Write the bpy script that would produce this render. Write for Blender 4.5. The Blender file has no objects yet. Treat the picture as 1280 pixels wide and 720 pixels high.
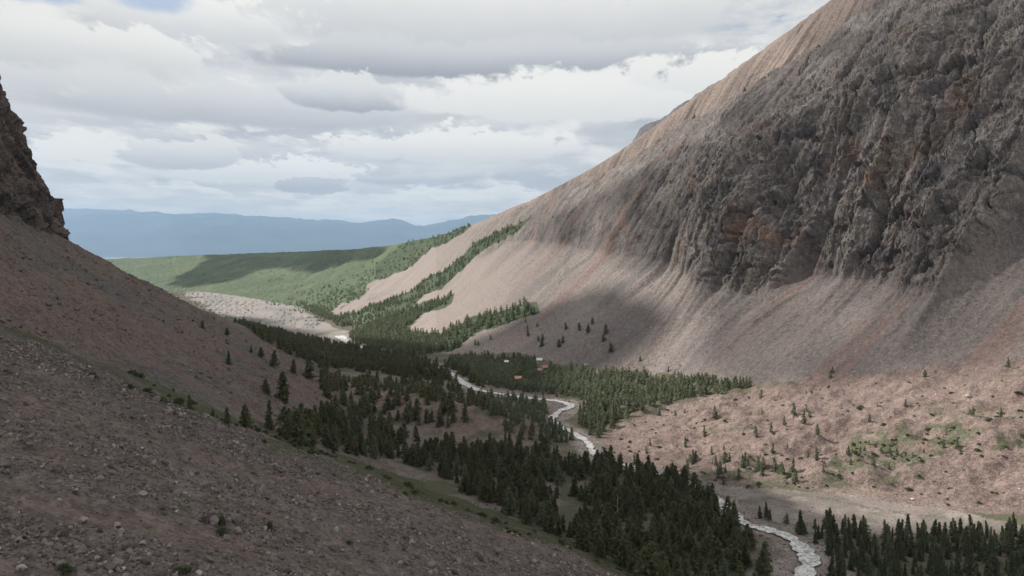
import bpy, math, random
import numpy as np
from concurrent.futures import ThreadPoolExecutor
from mathutils import Vector

random.seed(7)
rng = np.random.default_rng(11)
SC = bpy.context.scene
COL = SC.collection
PI = math.pi

# ------------------------------------------------------------------ survey
# The valley is laid out from the drone's position: u = sideways / forward,
# d = metres forward, heights relative to the drone, which hovers at CAM_Z.
CAM_Z = 120.0
F_PX, CX, HY = 900.0, 640.0, 302.0


def U(px): return (np.asarray(px, float) - CX) / F_PX
def to_px(u): return np.asarray(u) * F_PX + CX


# ------------------------------------------------------------------ noise
_perm = np.random.default_rng(3).permutation(256)
_perm = np.concatenate([_perm, _perm, _perm])
_ga = np.arange(256) / 256.0 * 2 * PI
_gx, _gy = np.cos(_ga), np.sin(_ga)


_perm = _perm.astype(np.int32); _gx = _gx.astype(np.float32); _gy = _gy.astype(np.float32)
_pool = ThreadPoolExecutor(4)


def _perlin(x, y):
    xf0 = np.floor(x); yf0 = np.floor(y)
    xi = xf0.astype(np.int32) & 255; yi = yf0.astype(np.int32) & 255
    xf = (x - xf0).astype(np.float32); yf = (y - yf0).astype(np.float32)
    u = xf * xf * xf * (xf * (xf * 6 - 15) + 10)
    v = yf * yf * yf * (yf * (yf * 6 - 15) + 10)
    px = _perm[xi] + yi; px1 = _perm[xi + 1] + yi
    def g(h, dx, dy): return _gx[h] * dx + _gy[h] * dy
    a = g(_perm[px], xf, yf); b = g(_perm[px1], xf - 1, yf)
    a += u * (b - a)
    c = g(_perm[px + 1], xf, yf - 1); e = g(_perm[px1 + 1], xf - 1, yf - 1)
    c += u * (e - c)
    a += v * (c - a)
    a *= 1.5
    return a


def perlin(x, y, seed=0):
    x, y = np.broadcast_arrays(x, y)
    shp = x.shape
    x = x.ravel() + seed * 17.31; y = y.ravel() + seed * 9.77
    if x.size < 20000: return _perlin(x, y).reshape(shp).astype(float)
    k = max(4, x.size // 40000)
    r = list(_pool.map(_perlin, np.array_split(x, k), np.array_split(y, k)))
    return np.concatenate(r).reshape(shp)


def fbm(x, y, n=5, seed=0, gain=0.5, lac=2.07):
    s = np.zeros(np.broadcast(x, y).shape, np.float32); amp = 1.0; f = 1.0
    for k in range(n):
        s += amp * perlin(x * f, y * f, seed + k * 3); amp *= gain; f *= lac
    return s


def ridged(x, y, n=4, seed=0, gain=0.5):
    s = np.zeros(np.broadcast(x, y).shape, np.float32); amp = 1.0; f = 1.0
    for k in range(n):
        s += amp * (1 - 2 * np.abs(perlin(x * f, y * f, seed + k * 5))); amp *= gain; f *= 2.1
    return s


def _hash(ix, iy, k):
    h = (ix * 374761393 + iy * 668265263 + k * 1274126177) & 0x7fffffff
    h = ((h ^ (h >> 13)) * 1103515245 + 12345) & 0x7fffffff
    return ((h ^ (h >> 16)) & 0xffff) / 65535.0


def facets(x, y, seed=0, tilt=.8):
    """broken rock: every block has a tilted face of its own; also returns distance to the nearest joint"""
    xi = np.floor(x).astype(np.int64); yi = np.floor(y).astype(np.int64)
    f1 = np.full(x.shape, 9.); f2 = np.full(x.shape, 9.); val = np.zeros(x.shape)
    for a in (-1, 0, 1):
        for b in (-1, 0, 1):
            cx, cy = xi + a, yi + b
            dx = x - cx - _hash(cx, cy, seed); dy = y - cy - _hash(cx, cy, seed + 1)
            d = np.abs(dx) * .6 + np.abs(dy) * .6 + .4 * np.hypot(dx, dy)
            v = _hash(cx, cy, seed + 2) + tilt * (dx * (_hash(cx, cy, seed + 3) - .5) + dy * (_hash(cx, cy, seed + 4) - .5)) * 2
            n = d < f1
            f2 = np.where(n, f1, np.minimum(f2, d)); val = np.where(n, v, val); f1 = np.where(n, d, f1)
    return val, f2 - f1


def sstep(a, b, x):
    t = np.clip((x - a) / (b - a), 0, 1)
    return t * t * (3 - 2 * t)


def softplus(x, k): return np.where(x > 12 * k, x, k * np.log1p(np.exp(np.minimum(x / k, 30))))
def smax(a, b, k): return b + softplus(a - b, k)


# ------------------------------------------------------------------ landform tables
V_D = [0, 180, 200, 346, 436, 540, 614, 900, 1200, 1620, 2400, 3600, 8000, 13000, 60000]
V_Z = [-80, -84, -85, -92, -97, -102, -106, -120, -131, -152, -170, -200, -500, -600, -600]
# slope across the valley: (px, near, foot, cliff base, crest) each as (image row, metres)
B_TAB = [
    (-600, None, (358, 3400), (345, 3800), (332, 4600)),
    (0, None, (362, 3000), (345, 3400), (328, 4200)),
    (145, None, (362, 2800), (345, 3200), (323, 3900)),
    (260, None, (366, 2400), (345, 2800), (318, 3400)),
    (380, None, (387, 1620), (350, 2300), (314, 2900)),
    (440, None, (402, 1180), (360, 1750), (311, 2450)),
    (500, None, (436, 800), (370, 1400), (304, 1950)),
    (560, None, (445, 700), (345, 1250), (291, 1550)),
    (590, None, (445, 670), (325, 1130), (279, 1400)),
    (640, None, (440, 640), (300, 1000), (252, 1150)),
    (700, None, (455, 570), (305, 830), (222, 1010)),
    (760, (560, 330), (465, 530), (318, 710), (187, 900)),
    (830, (587, 278), (475, 480), (325, 640), (137, 860)),
    (880, (594, 264), (480, 440), (362, 540), (100, 835)),
    (940, (600, 256), (485, 400), (372, 490), (58, 800)),
    (1020, (606, 249), (482, 369), (345, 478), (0, 780)),
    (1080, (611, 244), (476, 350), (350, 435), (-45, 750)),
    (1150, (618, 238), (470, 331), (372, 390), (-90, 720)),
    (1240, (629, 228), (459, 311), (320, 389), (-140, 720)),
    (1280, (635, 224), (455, 302), (302, 384), (-150, 720)),
    (1500, (660, 205), (430, 263), (270, 327), (-250, 700)),
    (2200, (690, 190), (400, 235), (250, 290), (-280, 700)),
]
_bu = U([r[0] for r in B_TAB])
def _zd(e): return (HY - e[0]) / F_PX * e[1]
_foot_d = np.array([r[2][1] for r in B_TAB], float); _foot_z = np.array([_zd(r[2]) for r in B_TAB])
_base_d = np.array([r[3][1] for r in B_TAB], float); _base_z = np.array([_zd(r[3]) for r in B_TAB])
_crest_d = np.array([r[4][1] for r in B_TAB], float); _crest_z = np.array([_zd(r[4]) for r in B_TAB])
_near_d = np.array([(r[1][1] if r[1] else r[2][1] - 70) for r in B_TAB], float)
_near_z = np.array([(_zd(r[1]) if r[1] else np.interp(r[2][1] - 70, V_D, V_Z) - 9) for r in B_TAB])
END_PX = U([-900, -300, 0, 85, 150, 250, 330, 430, 520])
END_D = [380, 365, 370, 390, 407, 450, 520, 640, 720]
FAR_PX = U([-900, -300, 0, 100, 200, 300, 350, 400, 450, 490, 512, 530, 560, 590, 640, 900, 1600])
FAR_PY = [262, 258, 260, 262, 266, 269, 273, 276, 278, 274, 280, 283, 278, 272, 268, 262, 260]


def tab(t, u):
    return np.interp(u, _bu, t)


def smooth_tab(t):
    """the same table, sampled finely and smoothed a little along u"""
    uu = np.linspace(-2.4, 2.4, 4001)
    v = np.interp(uu, _bu, t)
    k = np.hanning(33); k /= k.sum()
    v = np.convolve(np.pad(v, 16, mode='edge'), k, 'valid')
    return lambda u: np.interp(u, uu, v)


foot_d, foot_z = smooth_tab(_foot_d), smooth_tab(_foot_z)
base_d, base_z = smooth_tab(_base_d), smooth_tab(_base_z)
crest_d, crest_z = smooth_tab(_crest_d), smooth_tab(_crest_z)
near_d, near_z = smooth_tab(_near_d), smooth_tab(_near_z)


def terrain(u, d, detail=True, river=None):
    """height (relative to the drone) and surface masks at sideways ratio u, distance d"""
    u = np.asarray(u, float); d = np.asarray(d, float)
    x = u * d; y = d
    n2 = lambda sx, sy, n, seed: fbm(x / sx, y / sy, n, seed)
    px = to_px(u)
    M = {}
    # valley floor
    V = np.interp(d, V_D, V_Z)
    # foreground scree and its far side
    F = -36.9 - .394 * x - .133 * y
    yc = 137 + (6 * fbm(x / 30, x * 0 + 3.3, 3, 5) if detail else 0)
    F = F - .25 * softplus(y - yc, 3.0)
    # the left mountain side with the crag above
    L = np.minimum(-51 - .605 * x - .24 * y, 260)
    C = 11.9 - 2.68 * (x + 235) - .414 * (y - 331)
    if detail:
        w = fbm(x / 22, y / 22, 4, 40)
        C = C + 9 * w + 3.2 * ridged(x / 14 + .4 * w, y / 16, 3, 44)
    crag_raw = C - L
    LC = smax(L, C, 1.2)
    LC = np.minimum(LC, 330)
    e = d - np.interp(u, END_PX, END_D)
    crag = sstep(-1, 3, crag_raw)
    if detail:
        e = e + crag * 5 * fbm(u * 9, u * 0 + 2.2, 3, 47)
    LC = LC - (.45 + 1.1 * crag) * softplus(e, 4.0)
    # hummock left of the stream
    ax, ay, bx, by = -88., 440., -8., 352.
    t = np.clip(((x - ax) * (bx - ax) + (y - ay) * (by - ay)) / ((bx - ax) ** 2 + (by - ay) ** 2), 0, 1)
    hd = np.hypot(x - ax - t * (bx - ax), y - ay - t * (by - ay))
    hum = np.exp(-(hd / 20) ** 2)
    V2 = V + 8.5 * hum
    # the slope over the valley: moraine, talus, cliff, crest
    nd, fd, bd, cd = near_d(u), foot_d(u), base_d(u), crest_d(u)
    nz, fz, bz, cz = near_z(u), foot_z(u), base_z(u), crest_z(u)
    sc = y * .90 - x * .43                # across the fall lines
    rr = x * .90 + y * .43                # along them
    mtn = sstep(520, 680, px)             # bare mountain (1) against wooded far hill (0)
    cliff = 0 * mtn
    if detail:
        wob = fbm(sc / 50, rr / 300, 4, 60)
        tooth = fbm(sc / 17, rr / 300, 3, 63)
        right = .15 + .85 * sstep(740, 880, px)
        bd = bd + mtn * right * ((bd - fd) * .30 * wob + 13 * tooth)
        fd = fd + mtn * 6 * fbm(sc / 50, rr / 900, 3, 66)
    bd = np.maximum(bd, fd + 20)
    t1 = (d - nd) / np.maximum(fd - nd, 5)
    t2 = (d - fd) / np.maximum(bd - fd, 5)
    t3 = (d - bd) / np.maximum(cd - bd, 5)
    zn = nz + (fz - nz) * np.clip(t1, 0, 1)
    zt = (bz - fz) * np.clip(t2, 0, 1)
    t3c = np.clip(t3, 0, 1)
    zc = (cz - bz) * (t3c + .16 * mtn * np.sin(PI * t3c) * (1 - t3c))
    R = zn + zt + zc
    R = R - .35 * softplus(nd - d, 3.0) * sstep(690, 760, px)
    fold_t = .74 + 0 * t3
    if detail: fold_t = fold_t + .05 * fbm(sc / 70, sc * 0 + 7.7, 3, 150) + .025 * fbm(sc / 14, sc * 0 + 1.7, 3, 153)
    # a rib in front, a gully behind it, then the smooth back slope up to the skyline
    R = R - mtn * 24 * sstep(fold_t, fold_t + .035, t3) * (1 - sstep(fold_t + .05, fold_t + .24, t3)) * sstep(600, 700, px)
    M['fold'] = sstep(fold_t - .01, fold_t + .03, t3)
    rock = mtn * sstep(-.01, .035, t3)
    talus = mtn * sstep(-.05, .1, t2) * (1 - rock)
    beyond = softplus(d - cd, 5 + 12 * mtn)
    R = R - beyond * (.14 + .8 * mtn)
    mor = sstep(700, 770, px) * sstep(-.02, .05, t1) * (1 - sstep(.0, .12, t2))
    if detail:
        # cliffs: ribs and gullies down the fall lines, then broken rock
        wr = fbm(sc / 70, rr / 160, 4, 70)
        ribs = ridged(sc / 60 + 1.1 * wr, rr / 260 + .4 * wr, 3, 72)
        rib2 = ridged(sc / 19 + .9 * wr, rr / 75 + .4 * wr, 4, 75)
        ramp = sstep(0, .18, t3c)
        amp = rock * (1 - .55 * sstep(.5, .7, t3c)) * (1 - .86 * M['fold'])
        low = 1 - sstep(.25, .6, t3c)
        cliff = sstep(770, 900, px + 40 * wob) * (1 - .72 * sstep(.30, .62, t3c))
        soft = .22 + .78 * cliff
        mass = fbm(x / 80, y / 60 + R / 90, 5, 105, gain=.55)
        mid = ridged(x / 26 + .5 * wr, y / 20 + R / 24, 4, 107, gain=.55)
        R = R + amp * (ramp * ((2.0 + 4.5 * cliff * low) * (ribs - .6) * soft + (3.6 + 4.4 * cliff) * mass + (.3 + 1.5 * cliff) * (mid - .6)) + (.3 + .7 * ramp) * 1.8 * (rib2 - .5) * (.06 + .94 * low))
        # talus: long shallow chutes
        ch = fbm(sc / 30 + .3 * wr, rr / 260, 4, 84) + .10 * fbm(sc / 9, rr / 120, 3, 87)
        R = R + talus * (.5 * ch * sstep(0, .3, t2) + .35 * fbm(x / 3, y / 3, 3, 90))
        # moraine: hummocks
        hm = fbm(x / 30, y / 22, 4, 93)
        R = R + mor * (5.0 * hm + .9 * (1 - np.abs(fbm(x / 14, y / 9, 3, 96))) - .5)
        # far wooded hill: gentle folds
        wood = (1 - mtn) * sstep(0, .1, t2)
        R = R + wood * (9 * fbm(x / 330, y / 330, 4, 99) * sstep(0, .3, t2) * (1 - .75 * sstep(.6, 1, t3)) + 2.0 * fbm(x / 24, y / 40, 3, 102) * (1 - .5 * sstep(.6, 1, t3)))
        F = F + 1.0 * fbm(x / 26, y / 26, 4, 110) + .22 * fbm(x / 3.1, y / 3.1, 3, 113, gain=.6)
        st = sstep(.0, .5, fbm(x / 40 + y / 120, y / 30, 3, 117))
        LC = LC + (1 - crag) * (1.6 * fbm(x / 34, y / 34, 4, 120) + (.35 + .7 * st) * fbm(x / 4.5, y / 4.5, 4, 123, gain=.6))
        V2 = V2 + .8 * fbm(x / 28, y / 28, 3, 130) * sstep(100, 200, d) * (1 - sstep(650, 950, d)) + hum * 1.5 * fbm(x / 9, y / 9, 3, 133)
        R = R - 6 * (1 - sstep(600, 900, px)) * 0
    far_c = 33000 + 2500 * fbm(u * 5, u * 0, 2, 140)
    fpy = np.interp(u, FAR_PX, FAR_PY)
    Z = (HY - fpy) / F_PX * far_c
    prof = np.where(d < far_c, sstep(far_c - 9000, far_c, d), 1 - .5 * sstep(far_c, far_c + 6000, d))
    FM = -620 + (Z + 620) * prof
    if detail:
        FM = FM + prof * 130 * (ridged(x / 3000, y / 3000, 4, 145) - .9)
    pk_py = np.interp(px, [640, 740, 780, 800, 825, 850, 885, 920, 1000, 1200], [330, 270, 196, 160, 149, 133, 110, 98, 90, 80])
    pk_b = np.exp(-((d - 3000) / 620) ** 2)
    PK = ((HY - pk_py) / F_PX * 3000 + 420) * pk_b - 420
    if detail: PK = PK + pk_b * 14 * fbm(x / 90, y / 200, 4, 160)
    M['peak'] = (px > 700) & (d > 2000) & (PK > R) & (d < 6000)
    R = np.maximum(R, np.where(px > 700, PK, -900))
    z = smax(F, LC, 2.0)
    left_win = np.maximum(F, LC)
    z = smax(z, V2, 3.0)
    z = smax(z, R, 1.6)
    z = np.where(d > 15000, np.maximum(FM, V), z)
    M['region'] = np.select(
        [d > 15000, (left_win > np.maximum(V2, R)), (px > 545) & (t2 > 0.0) & (R > V2 - 2), (px <= 545) & (t2 > .0) & (R > V2 - 2)],
        [4, 1, 2, 3], 0)
    M.update(cliff=cliff, rock=rock, talus=talus, mor=mor, crag=crag, hum=hum, t1=t1, t2=t2, t3=t3, mtn=mtn, sc=sc, rr=rr,
             isF=(F > LC) & (F > V2), e=e, yc=yc, x=x, y=y, px=px)
    if river is not None:
        rd, rz, rw = river(x, y)
        k = 1 - sstep(rw * .5 + 1.0, rw * .5 + 9, rd)
        z = z * (1 - k) + (rz - .25 - .35 * (rd < rw * .5)) * k
        M['rd'] = rd; M['rw'] = rw
    return z, M


def ray_ground(px, py, detail=True):
    """where the line of sight through a surveyed bearing meets the ground"""
    px = np.atleast_1d(np.asarray(px, float)); py = np.atleast_1d(np.asarray(py, float))
    dd = np.exp(np.linspace(math.log(25), math.log(14000), 1500))
    u = U(px)[:, None] + 0 * dd[None]
    z, _ = terrain(u, np.broadcast_to(dd, u.shape), detail)
    row = HY - F_PX * z / dd
    hit = row <= py[:, None]
    i = np.where(hit.any(1), hit.argmax(1), -1)
    return U(px) * dd[i], dd[i], z[np.arange(len(px)), i]
# ------------------------------------------------------------------ stream course
RIVER_PTS = [(1030, 770, 6.5), (1006, 724, 6.5), (1012, 700, 6.2), (1003, 685, 6.0), (985, 670, 5.2), (958, 661, 4.6), (935, 655, 4.4),
             (915, 640, 5), (893, 622, 5), (872, 610, 4.5), (838, 597, 4.5), (790, 584, 4.5), (752, 572, 4.4), (740, 563, 4.2), (735, 553, 4.0),
             (716, 541, 4.2), (700, 533, 4.5), (690, 524, 5), (699, 514, 5.5), (714, 507, 5.5), (697, 501, 5.5), (668, 498, 6), (640, 494, 6), (602, 488, 6),
             (583, 480, 6.5), (566, 468, 7), (548, 459, 7), (527, 452, 7), (500, 446, 8), (470, 438, 9), (440, 430, 10), (424, 420, 12)]


def valley_point(px, py):
    dd = np.exp(np.linspace(math.log(120), math.log(4000), 4000))
    row = HY - F_PX * np.interp(dd, V_D, V_Z) / dd
    i = int((row <= py).argmax())
    return float(U(px)) * dd[i], dd[i]


def catmull(P, n):
    P = np.asarray(P, float); out = []
    Q = np.vstack([2 * P[0] - P[1], P, 2 * P[-1] - P[-2]])
    for i in range(1, len(Q) - 2):
        p0, p1, p2, p3 = Q[i - 1:i + 3]
        for t in np.linspace(0, 1, n, endpoint=False):
            out.append(.5 * (2 * p1 + (p2 - p0) * t + (2 * p0 - 5 * p1 + 4 * p2 - p3) * t * t + (3 * p1 - p0 - 3 * p2 + p3) * t ** 3))
    out.append(P[-1])
    return np.array(out)


_rp = np.array([(*valley_point(a, b), w) for a, b, w in RIVER_PTS])
RIV = catmull(_rp, 14)
_rz = np.array([float(terrain(p[0] / p[1], p[1], False)[0]) for p in RIV])
_rz = np.minimum.accumulate(_rz)          # water only runs down (away from the drone)
_k = np.hanning(21); _k /= _k.sum()
_rz = np.convolve(np.pad(_rz, 10, mode='edge'), _k, 'valid')
RIV_Z = _rz


def river_field(x, y):
    shp = x.shape
    X = x.ravel(); Y = y.ravel()
    best = np.full(X.shape, 1e9); bz = np.zeros(X.shape); bw = np.ones(X.shape)
    sel = np.where((Y < 1200) & (X > -420) & (X < 190) & (Y > 120))[0]
    xs, ys = X[sel], Y[sel]
    b = np.full(xs.shape, 1e9); z = np.zeros(xs.shape); w = np.ones(xs.shape)
    for i in range(len(RIV) - 1):
        ax, ay, aw = RIV[i]; cx, cy, cw = RIV[i + 1]
        near = np.where((ys > min(ay, cy) - 45) & (ys < max(ay, cy) + 45) & (xs > min(ax, cx) - 45) & (xs < max(ax, cx) + 45))[0]
        if not len(near): continue
        xn, yn = xs[near], ys[near]
        t = np.clip(((xn - ax) * (cx - ax) + (yn - ay) * (cy - ay)) / max((cx - ax) ** 2 + (cy - ay) ** 2, 1e-6), 0, 1)
        dist = np.hypot(xn - ax - t * (cx - ax), yn - ay - t * (cy - ay))
        m = dist < b[near]
        k = near[m]
        b[k] = dist[m]; z[k] = RIV_Z[i] + (RIV_Z[i + 1] - RIV_Z[i]) * t[m]; w[k] = aw + (cw - aw) * t[m]
    best[sel] = b; bz[sel] = z; bw[sel] = w
    return best.reshape(shp), bz.reshape(shp), bw.reshape(shp)


# ------------------------------------------------------------------ one sheet of ground, to the horizon
def poly_mask(px, py, poly, soft=0):
    poly = np.asarray(poly, float)
    inside = np.zeros(px.shape, bool)
    j = len(poly) - 1
    for i in range(len(poly)):
        xi, yi = poly[i]; xj, yj = poly[j]
        c = ((yi > py) != (yj > py)) & (px < (xj - xi) * (py - yi) / (yj - yi + 1e-12) + xi)
        inside ^= c; j = i
    return inside


NC_IN, NC_OUT, NR = 1150, 100, 1000
u_in = np.linspace(-.74, .74, NC_IN)
step = u_in[1] - u_in[0]
tail = .74 + np.cumsum(step * np.linspace(1.5, 14, NC_OUT))
u_all = np.concatenate([-tail[::-1], u_in, tail])
lnd = np.concatenate([np.linspace(math.log(16), math.log(300), 500, endpoint=False), np.linspace(math.log(300), math.log(1400), 1500, endpoint=False), np.linspace(math.log(1400), math.log(46000), 800)])
uc = u_all[::8]
zc_, _ = terrain(uc[:, None] + 0 * lnd[None], np.exp(lnd)[None] + 0 * uc[:, None], True)
row = HY - F_PX * zc_ / np.exp(lnd)[None]
dr = np.diff(row, axis=1)
inview = np.where((row[:, 1:] < 760) & (row[:, 1:] > -40), 1.0, .08)
wgt = np.where(dr < 0, -dr, .12 * dr) * inview + 55 * np.diff(lnd)[None]
wgt = np.minimum(wgt, 9.0)
k2 = np.hanning(11); k2 /= k2.sum()
wgt = np.apply_along_axis(lambda a: np.convolve(np.pad(a, 5, mode='edge'), k2, 'valid'), 1, wgt)
kk = np.hanning(7); kk /= kk.sum()
wgt = np.apply_along_axis(lambda a: np.convolve(np.pad(a, 3, mode='edge'), kk, 'valid'), 0, wgt)
cum = np.concatenate([np.zeros((len(uc), 1)), np.cumsum(wgt, axis=1)], axis=1)
q = np.linspace(0, 1, NR)
Dc = np.array([np.interp(q * cum[i, -1], cum[i], lnd) for i in range(len(uc))])
D = np.empty((len(u_all), NR))
for j in range(NR):
    D[:, j] = np.interp(u_all, uc, Dc[:, j])
D = np.exp(D)
UU = u_all[:, None] + 0 * D
Zt, MK = terrain(UU, D, True, river_field)
PXG = MK['px']; PYG = HY - F_PX * Zt / D
XG, YG = UU * D, D
# broken rock: faces stand out from and cut back into the cliffs, sideways
_w = fbm(MK['sc'] / 40, Zt / 40, 3, 301)
_k = np.where(MK['rock'] > .01)
_s, _z, _ww = MK['sc'][_k], .66 * MK['rr'][_k] + .75 * Zt[_k], _w[_k].astype(float)   # along and up the face
_x2 = fbm(_s / 12, _z / 12, 3, 318).astype(float)
_lean = _s + .22 * _z                                    # joints lean a little
_fa, _ja = facets(_lean / 36 + .45 * _ww, _z / 95 + .35 * _ww, 41, 1.1)
_fb, _jb = facets(_lean / 12 + .4 * _ww + .15 * _x2, _z / 30 + .2 * _x2, 51, 1.2)
_fc, _jc = facets(_lean / 4.2 + .3 * _x2, _z / 6.0 + .25 * _x2, 61, 1.3)
_fd, _jd = facets(_lean / 1.7 + .2 * _x2, _z / 2.0, 65, 1.2)
BLOCK = np.zeros_like(Zt); BLOCK[_k] = .45 * _fb + .3 * _fa + .25 * _fc
_out = np.zeros_like(Zt)
_out[_k] = 6.0 * (_fa - .5) + 2.8 * (_fb - .5) + 1.5 * (_fc - .5) + .7 * (_fd - .5) - 1.6 * (1 - sstep(0, .10, _ja)) - 1.0 * (1 - sstep(0, .10, _jb)) + .35 * fbm(_s / 2.0, _z / 2.0, 3, 309)
_fis = 1 - sstep(.0, .07, np.abs(fbm(_lean / 46 + .5 * _ww, _z / 240 + .3 * _ww, 3, 331)))
_out[_k] -= 6.0 * _fis * MK['cliff'][_k] * (1 - sstep(.35, .6, MK['t3'][_k]))
_out *= MK['rock'] * (.20 + .55 * MK['cliff']) * (1 - .75 * MK['fold'])
_cr = np.zeros_like(Zt); _k = np.where(MK['crag'] > .01)
_fa, _ja = facets(YG[_k] / 12 + .5 * _w[_k], Zt[_k] / 17 + .2 * YG[_k] / 12, 71, 1.0); _fb, _jb = facets(YG[_k] / 3.6, Zt[_k] / 4.6, 81, 1.1)
_cr[_k] = MK['crag'][_k] * (5 * (_fa - .5) + 2.2 * (_fb - .5) + .6 * fbm(YG[_k] / 2, Zt[_k] / 2, 3, 315))
XM = XG - .68 * _out + .85 * _cr
YM = YG - .325 * _out + .12 * _cr
ZM = Zt + .655 * _out + .30 * _cr


class GroundSurvey:
    """looks up finished ground height at world x, y"""
    def __call__(self, x, y):
        x = np.atleast_1d(np.asarray(x, float)); y = np.atleast_1d(np.asarray(y, float))
        z, m = terrain(x / y, y, True, river_field)
        return z, m


ground_at = GroundSurvey()
_ci = (np.abs(u_all) <= .75)


def sight(px, py):
    """world point on the finished ground on a surveyed bearing"""
    i = int(np.abs(u_all - float(U(px))).argmin())
    r = np.minimum.accumulate(PYG[i]); j = int((r <= py).argmax())
    return XG[i, j], YG[i, j], Zt[i, j]


# what can be seen from the drone (used to choose which plants to build one by one)
_runmin = np.minimum.accumulate(PYG, axis=1)


def seen_from_drone(x, y, z, top):
    i = np.clip(np.searchsorted(u_all, x / y), 0, len(u_all) - 1)
    out = np.zeros(len(i), bool)
    for k in range(len(i)):
        j = np.searchsorted(D[i[k]], y[k])
        out[k] = (HY - F_PX * (z[k] + top[k]) / y[k]) < _runmin[i[k], max(j - 1, 0)]
    return out
# ------------------------------------------------------------------ node helpers
class NT:
    def __init__(s, tree): s.t = tree; s.t.nodes.clear()
    def n(s, typ, **kw):
        nd = s.t.nodes.new(typ)
        for k, v in kw.items():
            if k.startswith('i_'):
                key = k[2:]
                key = int(key) if key.isdigit() else key.replace('_', ' ')
                s.put(nd.inputs[key], v)
            else: setattr(nd, k, v)
        return nd
    def put(s, sock, v):
        if hasattr(v, 'links') or isinstance(v, bpy.types.NodeSocket): s.t.links.new(v, sock)
        else: sock.default_value = v
    def m(s, op, a, b=0.0, c=None, clamp=False):
        nd = s.t.nodes.new('ShaderNodeMath'); nd.operation = op; nd.use_clamp = clamp
        s.put(nd.inputs[0], a); s.put(nd.inputs[1], b)
        if c is not None: s.put(nd.inputs[2], c)
        return nd.outputs[0]
    def mr(s, v, a, b, c=0.0, d=1.0, smooth=True):
        nd = s.t.nodes.new('ShaderNodeMapRange'); nd.interpolation_type = 'SMOOTHSTEP' if smooth else 'LINEAR'
        for i, k in enumerate((v, a, b, c, d)): s.put(nd.inputs[i], k)
        return nd.outputs[0]
    def mix(s, f, a, b, blend='MIX'):
        nd = s.t.nodes.new('ShaderNodeMix'); nd.data_type = 'RGBA'; nd.blend_type = blend
        s.put(nd.inputs[0], f); s.put(nd.inputs[6], a); s.put(nd.inputs[7], b)
        return nd.outputs[2]
    def noise(s, vec, scale, detail=4, rough=.5, dist=0.0, dims='3D'):
        nd = s.t.nodes.new('ShaderNodeTexNoise'); nd.noise_dimensions = dims
        s.put(nd.inputs['Vector'], vec); s.put(nd.inputs['Scale'], scale); s.put(nd.inputs['Detail'], detail)
        s.put(nd.inputs['Roughness'], rough); s.put(nd.inputs['Distortion'], dist)
        return nd.outputs['Fac']
    def link(s, a, b): s.t.links.new(a, b)


def mat(name):
    m = bpy.data.materials.new(name); m.use_nodes = True
    return m, NT(m.node_tree)


def grey(nt, v):
    c = nt.n('ShaderNodeCombineColor')
    for i in range(3): nt.put(c.inputs[i], v)
    return c.outputs[0]


# ------------------------------------------------------------------ what the ground is made of
def lerp(a, b, t): return a + (b - a) * t[..., None]
def c3(*v): return np.array(v, float)


n_mid = fbm(XG / 17, YG / 17, 4, 201); n_big = fbm(XG / 90, YG / 90, 4, 205); n_fin = fbm(XG / 3.1, YG / 3.1, 4, 209, gain=.65)
wpx = PXG + 7 * fbm(XG / (.03 * YG + 2), YG / (.06 * YG + 4), 3, 213); wpy = PYG + 3.0 * fbm(XG / (.03 * YG + 2), YG / (.06 * YG + 4), 3, 217)
reg = MK['region']
ones = np.ones_like(Zt)
col = np.broadcast_to(c3(.10, .098, .064), Zt.shape + (3,)).copy()           # valley floor: grass and soil
soil = sstep(-.1, .5, n_mid)
col = lerp(col, c3(.17, .135, .11), soil * .75)
near_l = sstep(620, 520, YG) * (PXG < 700) * sstep(-.55, .1, n_mid + .5 * n_big)
col = lerp(col, c3(.185, .15, .13) * (1 + .2 * n_fin)[..., None], near_l * .85)
GREEN = ones * .6
# talus and scree on the right-hand mountain
sc_, rr_ = MK['sc'], MK['rr']
wrp = fbm(XG / 60, YG / 60, 3, 219)
streak = fbm(sc_ / 38 + .5 * wrp, rr_ / 210, 5, 221); streak2 = fbm(sc_ / 8 + .4 * wrp, rr_ / 70, 4, 224)
tal = lerp(np.broadcast_to(c3(.220, .188, .175), col.shape), c3(.145, .130, .125), sstep(-.15, .45, streak + .05 * streak2) * .8)
tal = lerp(tal, c3(.225, .15, .128), sstep(.25, .8, fbm(sc_ / 40, rr_ / 400, 3, 227)) * .7)
tal = tal * (1 + .12 * n_fin +   .02 * streak2)[..., None]
# cliffs
v1 = fbm(sc_ / 45 + .6 * wrp, rr_ / 70 + Zt / 70, 5, 231); v2 = fbm(sc_ / 13 + .6 * wrp, rr_ / 40 + Zt / 40, 4, 234); v3 = fbm(XG / 9, YG / 9 + Zt / 9, 4, 237, gain=.62)
rk = np.broadcast_to(c3(.178, .156, .146), col.shape).copy()
rk = lerp(rk, c3(.098, .086, .080), sstep(-.05, .6, v3) * .65)
rk = lerp(rk, c3(.27, .245, .23), sstep(.1, .6, v1) * .55)
rk = lerp(rk, c3(.175, .112, .082), sstep(.25, .8, fbm(sc_ / 36 + .5 * wrp, rr_ / 60 + Zt / 80, 4, 240)) * (1 - .65 * sstep(.2, .6, MK['t3'])) * .75)
rk = lerp(rk, c3(.045, .043, .055), sstep(.25, .6, v2) * (1 - .6 * sstep(.15, .5, MK['t3'])) * .6)
rk = lerp(rk, c3(.115, .105, .088), sstep(.1, .5, fbm(XG / 40, YG / 40 + Zt / 30, 4, 243)) * .45)

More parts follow.
